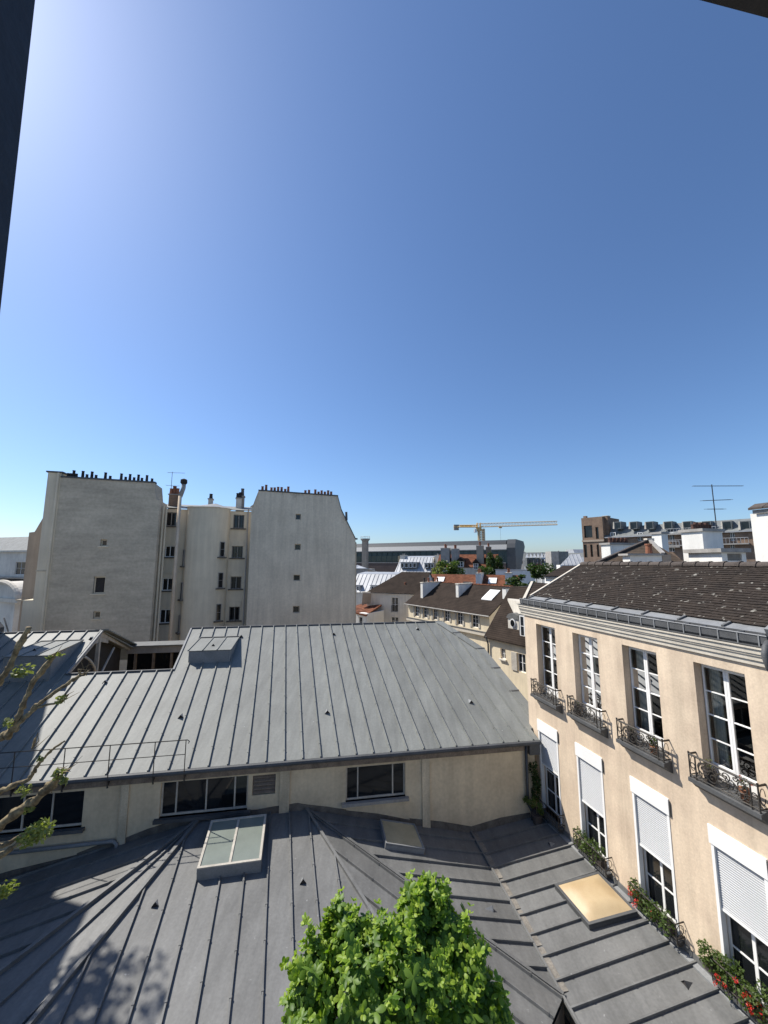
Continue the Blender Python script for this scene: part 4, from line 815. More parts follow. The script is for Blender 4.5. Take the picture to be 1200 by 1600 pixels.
# --- long cream house with six windows
a = atz(639.5, 940.8, -5.5); b = atz(761, 958, -5.5); HA = Fr((a.x, a.y, 0), (b.x - a.x, b.y - a.y)); LA = (b - a).xy.length
opA = [HA.rect(*Z3(x0, y0), *Z3(x1, y1)) for x0, y0, x1, y1 in ((432, 664, 458, 735), (485, 672, 513, 745), (546, 686, 574, 757), (616, 694, 650, 768), (695, 702, 732, 790), (788, 720, 830, 806))]
_, zrA = HA.loc(735, 914, 4.2)
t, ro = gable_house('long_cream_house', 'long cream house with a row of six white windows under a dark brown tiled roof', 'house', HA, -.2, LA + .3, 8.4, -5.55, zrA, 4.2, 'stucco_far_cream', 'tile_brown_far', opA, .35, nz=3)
xa, za = HA.loc(640, 966); xb2, zb3 = HA.loc(770, 996)
MB().box(HA, -.3, LA + .4, -.3, 0, za - .25, za + .1).build('string_course', 'mould_white', t); MB().box(HA, -.3, LA + .4, -.34, 0, za + .1, za + .15).build('course_flashing', 'lead', t)
MB().tube([HA.p(-.5, -.42, -5.78), HA.p(LA + .6, -.42, -5.78)], .09, 6).build('gutter', 'concrete', t)
for rc in opA:
    for sx in (rc[0] - .28, rc[1] + .02): MB().box(HA, sx, sx + .26, -.06, -.01, rc[2], rc[3]).build('shutter', 'timber_pale', t)
kA = (zrA + 5.55) / 4.2
def wallup(x, y0, y1, ztop, th, nm='party_wall', mm='white_wall', par=t, fr=HA): return MB().prism([fr.p(x, y0, -6), fr.p(x, y0, ztop), fr.p(x, y1, ztop), fr.p(x, y1, -6)], fr.ex * th).build(nm, mm, par)
for (pxl, pyt, pxr, yk2) in ((657, 911, 692, .9), (712, 913, 735, 1.7)):
    x, z = HA.loc(pxl, pyt, yk2); chim(t, HA, x, x + .45, yk2, 4.4, -5.2, z, 'white_wall', 0); 
    if pxl < 700:
        for i in range(4): MB().lathe(HA.p(x + .2, yk2 + .5 + i * .8, z + .1), [(.14, 0), (.12, .45), (.15, .47), (.14, .6)], 8).build('chimney_pot', 'terracotta' if i % 2 else 'soot', t)
x, z = HA.loc(781, 919, 2.2); o = wallup(LA + .35, 2.2, 9.5, z, .5); MB().box(HA, LA + .3, LA + .9, 2.15, 9.6, z, z + .12).build('coping', 'soot', o)
rc = HA.loc(771, 934, 2.3); sk = MB(); p0 = HA.p(rc[0] - 1.3, 1.7, -5.55 + 1.7 * kA + .16); sk.prism([p0, p0 + HA.ex * 1.5, p0 + HA.ex * 1.5 + HA.ey * 1.6 + V((0, 0, 1.6 * kA)), p0 + HA.ey * 1.6 + V((0, 0, 1.6 * kA))], (0, 0, .1)); sk.build('roof_light', 'white', ro)
n = 26
for i in range(n): x = -.3 + (LA + .6) * i / n; MB().tube([HA.p(x, 4.2, zrA + .1), HA.p(x + (LA + .6) / n * .92, 4.2, zrA + .13)], .13, 6).build('ridge_tile', 'tile_red_far', ro)
# --- small pink-cream house with round dormer
a = atz(765, 989, -6.0); b = atz(822, 1001, -6.0); HB = Fr((a.x, a.y, 0), (b.x - a.x, b.y - a.y)); LB = (b - a).xy.length
opB = [HB.rect(*Z3(967, 930), *Z3(1001, 1003)), HB.rect(*Z3(1072, 960), *Z3(1128, 1090))]
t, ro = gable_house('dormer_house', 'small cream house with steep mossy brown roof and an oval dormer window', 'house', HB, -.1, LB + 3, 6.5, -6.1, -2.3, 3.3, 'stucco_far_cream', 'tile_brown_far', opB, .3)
x0, x1, z0, z1 = opB[1]; MB().box(HB, x0 - .55, x0 - .02, -.07, -.01, z0, z1).build('shutter', 'timber_pale', t); x0, x1, z0, z1 = opB[0]; MB().box(HB, x0 - .1, x1 + .1, -.15, .02, z0 - .1, z0).build('sill', 'stucco_pale', t)
MB().tube([HB.p(-.15, -.3, -6.3), HB.p(-.1, -.12, -6.9), HB.p(-.1, -.12, GZ)], .07, 6).build('downpipe', 'lead', t)
x, z = HB.loc(*Z3(1048, 770), .5); dm = MB().box(HB, x - .55, x + .55, .5, 2.2, z - .8, z + .35).build('dormer', 'stucco_pale', t)
m = MB(); pts = [HB.p(x + .62 * math.cos(i * math.pi / 10), .42, z + .3 + .45 * math.sin(i * math.pi / 10)) for i in range(11)]; m.prism(pts, HB.ey * 1.9); m.build('dormer_hood', 'zinc_dark', dm)
m = MB(); m.prism([HB.p(x + .27 * math.cos(i * math.pi / 8), .4, z - .05 + .36 * math.sin(i * math.pi / 8)) for i in range(16)], HB.ey * .12); m.build('oval_surround', 'white', dm); m = MB(); m.prism([HB.p(x + .19 * math.cos(i * math.pi / 8), .36, z - .05 + .27 * math.sin(i * math.pi / 8)) for i in range(16)], HB.ey * .1); m.build('oval_pane', 'glass_dark', dm)
x2, z2_ = HB.loc(*Z3(1110, 770), .2); window(t, HB, (x2 - .35, x2 + .5, z2_ - 1.1, z2_ + .5), .2, 2, 2, 'white', .08); MB().box(HB, x2 - .45, x2 + .6, .24, 2.5, z2_ - 1.2, z2_ + .6).build('dormer', 'zinc_dark', t)
# --- grey-white house with brown roof, one tall window
fr = edge(573, 975, 60, 643, 57); opC = [fr.rect(*Z3(287, 613), *Z3(328, 705)), fr.rect(*Z3(285, 735), *Z3(330, 790)), fr.rect(*Z3(392, 660), *Z3(405, 715))]
zw = fr.loc(610, 927)[1]; zr2 = fr.loc(650, 898, 4)[1]
t, ro = gable_house('pale_grey_house', 'pale grey rendered house in shade with one tall window and dark brown roof', 'house', fr, 0, fr.L + 1.5, 8, zw, zr2 + .3, 4.2, 'stucco_pale', 'tile_brown_far', opC, .1, nz=2, hipL=4.2)
MB().box(fr, -.1, fr.L + 1.6, -.1, .0, zw - .15, zw + .05).build('cornice', 'mould_white', t); x, z = fr.loc(632, 920, 1.5); chim(t, fr, x - .3, x + .3, 1.5, 2.2, zw, z + .4, 'stucco_pale', 2)
x0, x1, z0, z1 = opC[0]; 
for k in range(7): MB().box(fr, x0 + (x1 - x0) * k / 7, x0 + (x1 - x0) * k / 7 + .04, -.06, -.02, z0, z0 + .9).build('guard_bar', 'iron', t)
fr = edge(556, 970, 56, 573, 55); zw = fr.loc(563, 958)[1]
t = thing('red_roofed_annex', 'low white annex with orange red sloping roof beside the blank gable', 'house', fr.p(1, 2, GZ)); MB().block(fr, -1, fr.L, 0, 8, GZ, zw, [fr.rect(561, 964, 566, 978)], .2).build('wall', 'white_wall', t)
window(t, fr, fr.rect(561, 964, 566, 978), .12, 1, 2)
e = [aty(556, 957, 55.8), aty(572, 961, 54.8), aty(602, 941, 60), aty(602, 933, 63), aty(556, 946, 62)]; MB().prism(e, (0, 0, -.2)).build('roof', 'tile_red_far', t)
p = [aty(565, 946, 58.5), aty(567, 926, 58.5), aty(594, 927, 61), aty(599, 935, 61.5)]; MB().prism(p, (0, .8, -.0)).build('gable_parapet', 'stucco_tan', t); MB().prism([aty(566, 927, 58.4), aty(594, 927.5, 61), aty(594, 925.5, 61), aty(566, 925, 58.4)], (.1, .9, 0)).build('coping', 'mould_white', t)
# --- zinc mansards
def mansard(name, label, px0, px1, Y0, Y1, pyt, pye, pyb, mm, wm, dorms, dep=6, run=2.6, sl=.0, step=.9):
    fr = edge(px0, pye, Y0, px1, Y1); x0, ze = fr.loc(px0, pye); x1 = fr.L; zt = fr.loc((px0 + px1) / 2, pyt, run)[1]; t = thing(name, label, 'building', fr.p(x1 / 2, dep / 2, GZ), 'zinc mansard roofs')
    m = MB(); m.block(fr, 0, x1, 0, dep, GZ, ze); m.prism([fr.p(.05, .1, ze), fr.p(.05, run, zt - .1), fr.p(.05, dep, zt - .1), fr.p(.05, dep, ze)], fr.ex * (x1 - .1)); m.build('wall', wm, t)
    zinc_facet([fr.p(-.1, -.15, ze), fr.p(x1 + .1, -.15, ze), fr.p(x1 + .1 - sl, run, zt), fr.p(-.1 + sl, run, zt)], V((0, 0, zt - ze)) + fr.ey * (run + .15), step, fr.p(.3, 0, ze), mm, t, .07, .08, clips=False)
    MB().prism([fr.p(-.1 + sl, run, zt), fr.p(x1 + .1 - sl, run, zt), fr.p(x1 + .1 - sl, dep, zt + .3), fr.p(-.1 + sl, dep, zt + .3)], (0, 0, .05)).build('flat_roof', mm, t)
    for (a, b, c, d, nx) in dorms:
        r = fr.rect(a, b, c, d, .25); o = window(t, fr, r, .2, nx, 1, 'white', .1, 'glass_far', 'dormer'); MB().box(fr, r[0] - .12, r[1] + .12, .28, run + .8, r[2] - .1, r[3] + .1).build('dormer_cheek', 'slate', o); MB().box(fr, r[0] - .2, r[1] + .2, .05, run + .8, r[3] + .1, r[3] + .22).build('dormer_roof', mm, o)
    return t, fr
z9 = lambda x, y: (550 + x / 8.571, 830 + y / 8.571)
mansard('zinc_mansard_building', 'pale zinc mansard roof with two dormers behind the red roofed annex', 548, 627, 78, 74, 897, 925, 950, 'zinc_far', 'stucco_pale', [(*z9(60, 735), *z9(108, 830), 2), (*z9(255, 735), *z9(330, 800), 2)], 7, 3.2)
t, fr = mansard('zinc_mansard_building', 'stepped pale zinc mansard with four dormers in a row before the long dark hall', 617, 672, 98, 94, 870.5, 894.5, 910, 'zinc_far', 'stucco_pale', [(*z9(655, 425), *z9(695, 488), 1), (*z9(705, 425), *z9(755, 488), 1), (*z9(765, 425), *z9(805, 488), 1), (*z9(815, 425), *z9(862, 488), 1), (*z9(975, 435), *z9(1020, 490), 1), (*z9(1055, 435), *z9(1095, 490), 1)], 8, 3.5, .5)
x, z = fr.loc(628, 868, 3); chim(t, fr, x - .5, x + .8, 3, 5, z - 3, z, 'stucco_pale', 2, 'zinc_trim'); x, z = fr.loc(685, 868, 3.5); chim(t, fr, x - .9, x + .2, 3.5, 5, z - 3, z, 'stucco_pale', 2, 'zinc_trim')
t = thing('small_grey_house', 'small grey house with pale pitched roof at the foot of the long dark hall', 'house', aty(570, 895, 105)); fr = edge(552, 905, 106, 590, 104); z = fr.loc(560, 889)[1]; MB().block(fr, 0, 4.2, 0, 6, GZ, z).build('wall', 'concrete', t); MB().prism([fr.p(0, -.2, z), fr.p(4.3, -.2, z), fr.p(8.5, 3, z - 1.8), fr.p(0, 3, z + .9)], (0, 0, .2)).build('roof', 'zinc_far', t)
# --- red tiled terrace with roof lights
fr = edge(652, 921, 69, 806, 62); zw = fr.loc(720, 922)[1]; zr3 = fr.loc(720, 898.5, 4)[1]
t, ro = gable_house('red_tiled_house', 'terrace with orange red tiled roof, two pale roof lights and white chimneys', 'house', fr, 0, fr.L, 8, zw - .6, zr3, 4, 'stucco_pale', 'tile_red_far', (), .2)
for c in ((682, 902.5, 694, 907), (763, 901, 776, 907.5)):
    r = fr.rect(*c, 2.6); k = (zr3 - zw + .6) / 4; y0 = 2.0; z0 = zw - .6 + y0 * k + .2; MB().prism([fr.p(r[0], y0, z0), fr.p(r[1], y0, z0), fr.p(r[1], y0 + 1.1, z0 + 1.1 * k), fr.p(r[0], y0 + 1.1, z0 + 1.1 * k)], (0, 0, .12)).build('roof_light', 'white', ro)
for px0, px1, pyt in ((743, 751, 896.5), (789, 797.5, 896)):
    x0, z = fr.loc(px0, pyt, 1.2); x1, _ = fr.loc(px1, pyt, 1.2); chim(t, fr, x0, x1, 1.2, 4, zw - .3, z, 'white_wall', 3, 'terracotta', ph=.7)
x0, z = fr.loc(723, 909, .5); MB().box(fr, x0, x0 + 1.2, .5, 1.6, zw - .4, z).build('roof_plant', 'soot', ro)
# --- old house with tall chimneys behind the trees
fr = edge(690, 905, 92, 778, 88); zw = fr.loc(730, 886)[1]; zr4 = fr.loc(730, 867, 4)[1]
t, ro = gable_house('old_tiled_house', 'old house with weathered red tiled roof, dormers and tall rough chimney stacks', 'house', fr, -1, fr.L, 9, zw, zr4, 4.5, 'stucco_pale', 'tile_red_far', (), .2)
for px0, px1, pyt, mm in ((688.5, 702, 857, 'concrete'), (705, 716, 858, 'concrete'), (744, 755, 853, 'stucco_tan'), (759, 767, 855, 'brick')):
    x0, z = fr.loc(px0, pyt, 1); x1, _ = fr.loc(px1, pyt, 1); chim(t, fr, x0, x1, 1, 3.2, zw - 2, z, mm, 4, 'terracotta', ph=.8, pr=.2)
for px0, px1, py0, py1 in ((715, 724, 877, 886), (740, 747, 880, 890)):
    r = fr.rect(px0, py0, px1, py1, -.2); o = window(t, fr, r, -.25, 2, 2, 'white', .12, 'glass_far', 'dormer'); MB().box(fr, r[0] - .1, r[1] + .1, -.19, 3, r[2], r[3]).build('dormer_cheek', 'stucco_pale', o); MB().prism([fr.p(r[0] - .4, -.5, r[3]), fr.p(r[1] + .4, -.5, r[3]), fr.p((r[0] + r[1]) / 2, -.5, r[3] + 1)], fr.ey * 3.5).build('dormer_roof', 'tile_brown_far', o)
t = thing('white_boundary_wall', 'plain white wall beyond the red roofs beside dark foliage', 'wall', aty(800, 900, 76)); fr = edge(775, 910, 77, 836, 75); z = fr.loc(800, 891)[1]; MB().box(fr, 0, fr.L, 0, .4, GZ, z).build('wall', 'white_wall', t); MB().box(fr, -.1, fr.L + .1, -.1, .5, z, z + .15).build('coping', 'zinc_far', t)
# --- long dark hall with rounded roof
fr = edge(548, 866, 232, 797, 188); LS = fr.L; z_e = fr.loc(797, 851)[1] ; z_t = fr.loc(790, 843)[1]
t = thing('long_dark_hall', 'very long dark green glazed hall with rounded grey metal roof on the skyline', 'building', fr.p(LS / 2, 10, GZ))
pf = [(0, GZ), (0, z_e - 2.6), (-.6, z_e - 2.6), (-.6, z_e - 2.2), (.6, z_e + .1), (1.6, z_e + .9)]
MB().prism([fr.p(0, 0, GZ), fr.p(0, 0, z_e - 2.6), fr.p(0, 30, z_e - 2.6), fr.p(0, 30, GZ)], fr.ex * LS).build('wall', 'green_metal', t)
MB().prism([fr.p(-.5, -.8, z_e - 2.6), fr.p(-.5, -.8, z_e - 2.2), fr.p(-.5, 1.5, z_e + .2), fr.p(-.5, 28.5, z_e + .2), fr.p(-.5, 30.8, z_e - 2.6)], fr.ex * (LS - 1)).build('roof_edge', 'zinc_trim', t)
MB().prism([fr.p(2, 1.7, z_e + .2), fr.p(2, 2.4, z_e + 1.6), fr.p(2, 4, z_t), fr.p(2, 26, z_t), fr.p(2, 28, z_e + .2)], fr.ex * (LS - 4)).build('upper_roof', 'steel_dark', t)
MB().prism([fr.p(LS - 1.4, -.6, GZ), fr.p(LS - 1.4, -.6, z_e - 1.5), fr.p(LS - 1.4, .4, z_e + .6), fr.p(LS - 1.4, 2.5, z_t + .2), fr.p(LS - 1.4, 26, z_t + .2), fr.p(LS - 1.4, 30, z_e)], fr.ex * 4).build('end_wall', 'steel_dark', t)
n = 26
for i in range(n):
    x0 = 1 + (LS - 4) * i / n; x1 = x0 + (LS - 4) / n * .86; o = MB().box(fr, x0, x1, -.25, -.02, z_e - 8.2, z_e - 5.0).build('window', 'glass_green' if i != 9 else 'sky_amber', t); MB().box(fr, x1 + .1, x1 + .5, -.3, -.02, z_e - 8.4, z_e - 2.8).build('mullion', 'green_metal', t)
MB().box(fr, 0, LS - 2, -1.2, 0, z_e - 14.5, z_e - 9).build('lower_band', 'brown_panel', t); MB().box(fr, 0, LS - 2, -1.3, -1.0, z_e - 9, z_e - 8.6).build('string_course', 'concrete', t)
fr2 = edge(562, 850, 200, 577, 198); t = thing('ventilation_tower', 'squat flared concrete tower with a railed platform above the long dark hall', 'tower', fr2.p(2, 2, GZ)); zt = fr2.loc(570, 842)[1]
MB().box(fr2, 1.0, 3.6, .6, 3.2, GZ, zt - .4).build('shaft', 'stucco_tan', t); m = MB(); m.lathe(fr2.p(2.3, 1.9, zt - 1.2), [(1.6, 0), (2.5, 1.0), (2.5, 1.4)], 12); m.build('platform', 'concrete', t)
for i in range(10): th = i * .628; p = fr2.p(2.3 + 2.4 * math.cos(th), 1.9 + 2.4 * math.sin(th), zt + .2); MB().tube([p, p + V((0, 0, 1.1))], .05, 4).build('railing_post', 'zinc_far', t)
MB().tube([fr2.p(2.3 + 2.4 * math.cos(i * .5236), 1.9 + 2.4 * math.sin(i * .5236), zt + 1.3) for i in range(13)], .06, 4).build('railing', 'zinc_far', t)
# --- tower crane
YC = 265; base = aty(748.5, 845, YC); cr = thing('tower_crane', 'pale yellow tower crane with long lattice jib above the rooftops', 'crane', V((base.x, base.y, GZ)))
def lattice(a, b, wd, ht, n, r, nm, mm):
    a, b = V(a), V(b); t = (b - a).normalized(); sd = t.cross(V((0, 0, 1))); sd = V((0, 1, 0)) if sd.length < .1 else sd.normalized(); u = sd.cross(t).normalized(); m = MB()
    cs = [sd * wd / 2, -sd * wd / 2] + ([u * ht] if ht > 0 else [sd * wd / 2 + u * wd, -sd * wd / 2 + u * wd])
    for c in cs: m.tube([a + c, b + c], r, 4)
    for i in range(n):
        p, q = a + (b - a) * (i / n), a + (b - a) * ((i + 1) / n); md = (p + q) / 2
        for k in range(len(cs)): c, d = cs[k], cs[(k + 1) % len(cs)]; m.tube([p + c, md + d, q + c], r * .6, 3)
    m.build(nm, mm, cr)
J = aty(748.5, 822, YC); zj = J.z
lattice(V((base.x, base.y, GZ)), V((base.x, base.y, zj - 2)), 3.4, -1, 30, .5, 'mast', 'crane_white')
MB().box(Fr((base.x - 1.6, base.y - 1.6, 0), (1, 0)), 0, 3.2, 0, 3.2, zj - 3.6, zj - 1).build('slewing_ring', 'crane_yellow', cr)
MB().box(Fr((base.x - 3.4, base.y - 2.2, 0), (1, 0)), 0, 1.6, 0, 1.8, zj - 4.6, zj - 2.2).build('cab', 'white', cr)
lattice(V((base.x - 1, base.y, zj - 1)), V((base.x - 1, base.y, zj + 2.2)), 2.2, -1, 2, .25, 'tower_head', 'crane_yellow')
tip = aty(871, 821.5, YC * .97); ctip = aty(709, 824, YC * 1.01); lattice(V((base.x + 1, base.y, zj - .6)), V((tip.x, tip.y, zj + .2)), 1.8, 2.4, 26, .26, 'jib', 'crane_white')
lattice(V((base.x - 1, base.y, zj - .6)), V((ctip.x, ctip.y, zj - .4)), 1.8, 1.2, 6, .36, 'counter_jib', 'crane_yellow'); MB().box(Fr((ctip.x, ctip.y - 1, 0), (1, 0)), 0, 3.4, 0, 2, zj - 2.6, zj + 1.2).build('counterweight', 'concrete', cr); MB().box(Fr((ctip.x + 5, ctip.y - .8, 0), (1, 0)), 0, 8, 0, 1.6, zj - .5, zj + .5).build('winch_deck', 'crane_yellow', cr)
pj = V((base.x + 15, base.y, zj - .8)); MB().box(Fr((pj.x - 1, pj.y - .6, 0), (1, 0)), 0, 2, 0, 1.2, zj - 1.4, zj - .6).build('trolley', 'crane_yellow', cr); MB().tube([pj, pj - V((0, 0, 9))], .05, 4).build('hoist_rope', 'iron', cr)
# --- brown brick apartment house on the right
fr = edge(911, 900, 84, 1190, 62); LH = fr.L
t = thing('brick_apartment_house', 'brown brick apartment house with slate mansard, dormers and balconies on the skyline', 'building', fr.p(LH / 2, 5, GZ))
xt, zt = fr.loc(943, 811); xe, zE = fr.loc(1050, 835); xg, zG = fr.loc(1050, 818, 2.4)
ops = []
for px in (953, 995, 1045, 1095, 1140):
    for (py0, py1) in ((832, 845), (850, 862)): ops.append(fr.rect(px, py0, px + 9, py1))
MB().block(fr, xt, LH, 0, 12, GZ, zE, ops, .4).build('wall', 'brick', t)
for rc in ops: window(t, fr, rc, .25, 2, 1, 'white', .09)
MB().prism([fr.p(xt, -.1, zE), fr.p(xt, 2.4, zG), fr.p(xt, 12, zG), fr.p(xt, 12, zE)], fr.ex * (LH - xt)).build('mansard_roof', 'slate', t)
MB().box(fr, xt, LH, -.5, -.1, zE - .15, zE + .05).build('eave', 'zinc_far', t)
for px in (966, 991, 1016, 1045, 1075, 1105, 1137, 1165):
    x, z = fr.loc(px, 820, .5); o = window(t, fr, (x - .55, x + .55, z - .8, z + .6), .3, 1, 1, 'slate', .1, 'glass_dark', 'dormer'); MB().box(fr, x - .6, x + .6, .42, 3, z - .9, z + .65).build('dormer_cheek', 'slate', o); MB().prism([fr.p(x - .75, .0, z + .6), fr.p(x - .6, .0, z + .6), fr.p(x - .6, .0, z - .8), fr.p(x - .9, .0, z - .8)], fr.ey * .5).build('dormer_side', 'mould_white', o)
for px0, px1, py in ((1034, 1130, 829), (1042, 1170, 846), (1042, 1062, 848)):
    x0, z = fr.loc(px0, py, -.8); x1, _ = fr.loc(px1, py, -.8); o = MB().box(fr, x0, x1, -1.0, 0, z - .9, z - .7).build('balcony', 'concrete', t)
    MB().tube([fr.p(x0, -.98, z + .2), fr.p(x1, -.98, z + .2)], .035, 4).build('balcony_rail', 'zinc_far', o); n = int((x1 - x0) / .45)
    bars = MB()
    for i in range(n + 1): x = x0 + (x1 - x0) * i / n; bars.box(fr, x - .02, x + .02, -1.0, -.96, z - .7, z + .2)
    bars.build('balcony_bars', 'zinc_far', o)
x0, z1 = fr.loc(910, 810); x1, _ = fr.loc(942, 810); zz = fr.loc(925, 846)[1]; zl = fr.loc(925, 890)[1]
ops = [fr.rect(914, 851, 920, 871), fr.rect(924, 851, 929, 870), fr.rect(934, 851, 939, 870), fr.rect(914, 822, 928, 840), fr.rect(932, 824, 938, 842)]
MB().block(fr, x0, x1 + .1, -.6, 8, GZ, z1, ops, .4).build('tower', 'brick', t)
for rc in ops: window(t, fr, rc, -.25, 1, 1, 'soot', .08, 'glass_dark')
MB().box(fr, x0 - .1, x1 + .2, -.75, -.6, zz - .1, zz + .3).build('string_course', 'stucco_tan', t); chim(t, fr, x1 - .3, x1 + .7, .5, 2, z1 - 6, z1 + .1, 'brick', 0); MB().box(fr, x0 + .1, x0 + .7, .2, .9, z1, z1 + .5).build('chimney', 'brick', t)
# --- far white mansard with pointed dormers, concrete block, glass roofs
fr = edge(850, 900, 165, 915, 155); t = thing('white_mansard_block', 'far white block with a row of pointed white dormers on a dark mansard', 'building', fr.p(6, 5, GZ)); z1 = fr.loc(880, 864)[1]; z0 = fr.loc(880, 880)[1]; zm = fr.loc(880, 871)[1]
ops = [fr.rect(855 + 7.6 * i, 889, 859 + 7.6 * i, 896) for i in range(5)]
MB().block(fr, -1, fr.L, 0, 10, GZ, z0 - 2, ops, .5).build('wall', 'white_wall', t)
for rc in ops: window(t, fr, rc, .3, 1, 1, 'white', .15)
MB().prism([fr.p(-1, 0, z0 - 2), fr.p(-1, 1.2, zm), fr.p(-1, 10, zm), fr.p(-1, 10, z0 - 2)], fr.ex * (fr.L + 1)).build('glazed_slope', 'zinc_far', t)
MB().prism([fr.p(-1, 1.2, zm), fr.p(-1, 2.6, z1), fr.p(-1, 10, z1), fr.p(-1, 10, zm)], fr.ex * (fr.L + 1)).build('upper_slope', 'slate', t)
for i in range(7):
    px = 823.5 + 5.7 * i; x, _ = fr.loc(px, 870, 1); MB().prism([fr.p(x - .7, .9, zm), fr.p(x + .7, .9, zm), fr.p(x, .9, zm + 1.8)], fr.ey * 1).build('dormer', 'white', t); MB().box(fr, x + .15, x + 1.1, .15, .6, z0 - 1.2, zm - .6).build('window', 'glass_far', t)
fr = edge(824, 905, 170, 852, 166); t = thing('far_terrace', 'far terrace with pale slope and dark windows beyond the white wall', 'building', fr.p(4, 5, GZ)); z0 = fr.loc(835, 885)[1]; z1 = fr.loc(835, 863)[1]; MB().block(fr, -1, fr.L, 0, 10, GZ, z0).build('wall', 'white_wall', t); MB().prism([fr.p(-1, 0, z0), fr.p(-1, 2, z1), fr.p(-1, 10, z1), fr.p(-1, 10, z0)], fr.ex * fr.L).build('roof', 'slate', t)
for i in range(4): x = i * 1.9; MB().box(fr, x, x + 1.1, .3, 1.2, z0 + .6, z0 + 3).build('dormer', 'zinc_far', t)
fr = edge(863, 900, 140, 875, 140); t = thing('concrete_stair_block', 'plain grey concrete stair block between the far mansard and glass roof', 'building', fr.p(1, 2, GZ)); z = fr.loc(868, 861.5)[1]; MB().box(fr, 0, fr.L, 0, 5, GZ, z).build('wall', 'concrete', t); MB().box(fr, fr.L, fr.L + 4, 1, 6, GZ, z).build('dark_range', 'slate', t)
fr = edge(876, 896, 130, 914, 128); t = thing('glass_roofed_range', 'low range with pale glazed sloping roof beside the brick tower', 'building', fr.p(3, 4, GZ)); z0 = fr.loc(890, 883)[1]; z1 = fr.loc(890, 866, 6)[1]
MB().block(fr, 0, fr.L, 0, 8, GZ, z0).build('wall', 'white_wall', t); zinc_facet([fr.p(0, 0, z0), fr.p(fr.L, 0, z0), fr.p(fr.L, 6, z1), fr.p(4.5, 6, z1)], fr.ey * 6 + V((0, 0, z1 - z0)), 1.2, fr.p(0, 0, z0), 'zinc_far', t, .15, .15, clips=False)
def far_block(px0, px1, pyt, Y, mm, rm, label, seed, pitch=3):
    rn = random.Random(seed); fr = edge(px0, 890, Y, px1, Y * rn.uniform(.97, 1.03)); z = fr.loc((px0 + px1) / 2, pyt)[1]; t = thing('distant_house', label, 'house', fr.p(fr.L / 2, 5, GZ), 'distant houses on the skyline')
    ops = []; x = 1.0
    while x < fr.L - 2: ops.append((x, x + 1.2, z - pitch - 3, z - pitch - 1)); x += 2.8
    MB().block(fr, 0, fr.L, 0, 10, GZ, z - pitch, ops, .3).build('wall', mm, t)
    for rc in ops: window(t, fr, rc, .2, 1, 1, 'white', .15)
    MB().prism([fr.p(0, 0, z - pitch), fr.p(0, 2, z), fr.p(0, 10, z), fr.p(0, 10, z - pitch)], fr.ex * fr.L).build('roof', rm, t)
    for i in range(max(1, int(fr.L / 6))): x = fr.L * rn.random() * .9; chim(t, fr, x, x + 1.2, 3, 4, z - 1, z + rn.uniform(.5, 1.4), 'stucco_pale', 2)
    return t
far_block(797, 824, 866, 240, 'stucco_pale', 'slate', 'distant pale house with slate roof just right of the long dark hall', 1); far_block(806, 850, 869, 300, 'white_wall', 'slate', 'distant row of white walls under dark roofs behind the white mansard', 2)
far_block(870, 960, 862, 330, 'stucco_pale', 'slate', 'distant block with flat slate roof behind the brick tower', 3)
far_block(900, 1250, 858, 210, 'stucco_pale', 'zinc_far', 'distant pale block with zinc roof hidden behind the brick house', 4); far_block(-120, 44, 853, 190, 'white_wall', 'slate', 'distant white block with slate roof beyond the tan side wing', 5); far_block(430, 560, 872, 320, 'stucco_pale', 'slate', 'distant pale block with slate roof behind the right hand gable', 6)

# --- roofs and chimney blocks rising behind the townhouse ridge
def hipped(name, label, apx, apy, Y, left, right, eave_py, mm, dep):
    pass
t = thing('hip_roofed_house', 'brown tiled hipped roof with a red flue pot rising behind the townhouse ridge', 'house', V((aty(1000, 900, 22).x, 22, GZ)))
ap = aty(1014, 844, 22); el = aty(902, 893, 20); er = aty(1090, 890, 19); bl = V((14.2, 27, el.z)); br = V((er.x + 5, 27, er.z))
mA = MB(); mA.prism([el, er, ap], (0, 0, -.15)); mA.prism([er, br, ap], (0, 0, -.15)); mA.prism([el, ap, bl], (0, 0, -.15)); mA.prism([bl, ap, br], (0, 0, -.15)); hr = mA.build('roof', 'tile_hip', t)
rdg = aty(1036, 866, 20.4)
MB().beam(ap, el, .18, .08).build('hip_tiles', 'tile_ridge', hr); MB().beam(ap, rdg, .18, .1).build('hip_tiles', 'concrete', hr); MB().beam(ap + V((-.2, 0, -.06)), ap + V((.2, 0, -.06)), .3, .16).build('finial_cap', 'mould_white', hr)
f = Fr((aty(985, 880, 19.6).x, 19.6, 0), (1, 0)); w0 = aty(1035, 880, 19.6).x - f.o.x; zc = aty(1010, 868, 19.6).z
ck = MB().box(f, 0, w0, 0, .6, zc - 1.2, zc).build('chimney', 'white_wall', t); MB().box(f, -.16, w0 + .05, -.1, .7, zc, zc + .1).build('chimney_cap', 'concrete', ck); MB().box(f, w0 + .05, w0 + .5, .05, .65, zc - 1.2, zc + .05).build('chimney_side', 'stucco_tan', ck)
q = aty(1014.5, 868, 19.8); MB().lathe(q, [(.16, 0), (.14, .5), (.17, .52), (.16, .6)], 10).build('flue_pot', 'terracotta', t)
MB().box(Fr((12.8, 22.6, 0), (1, 0)), .3, er.x - 11, 0, 4, GZ, el.z - .25).build('wall', 'stucco_pale', t)
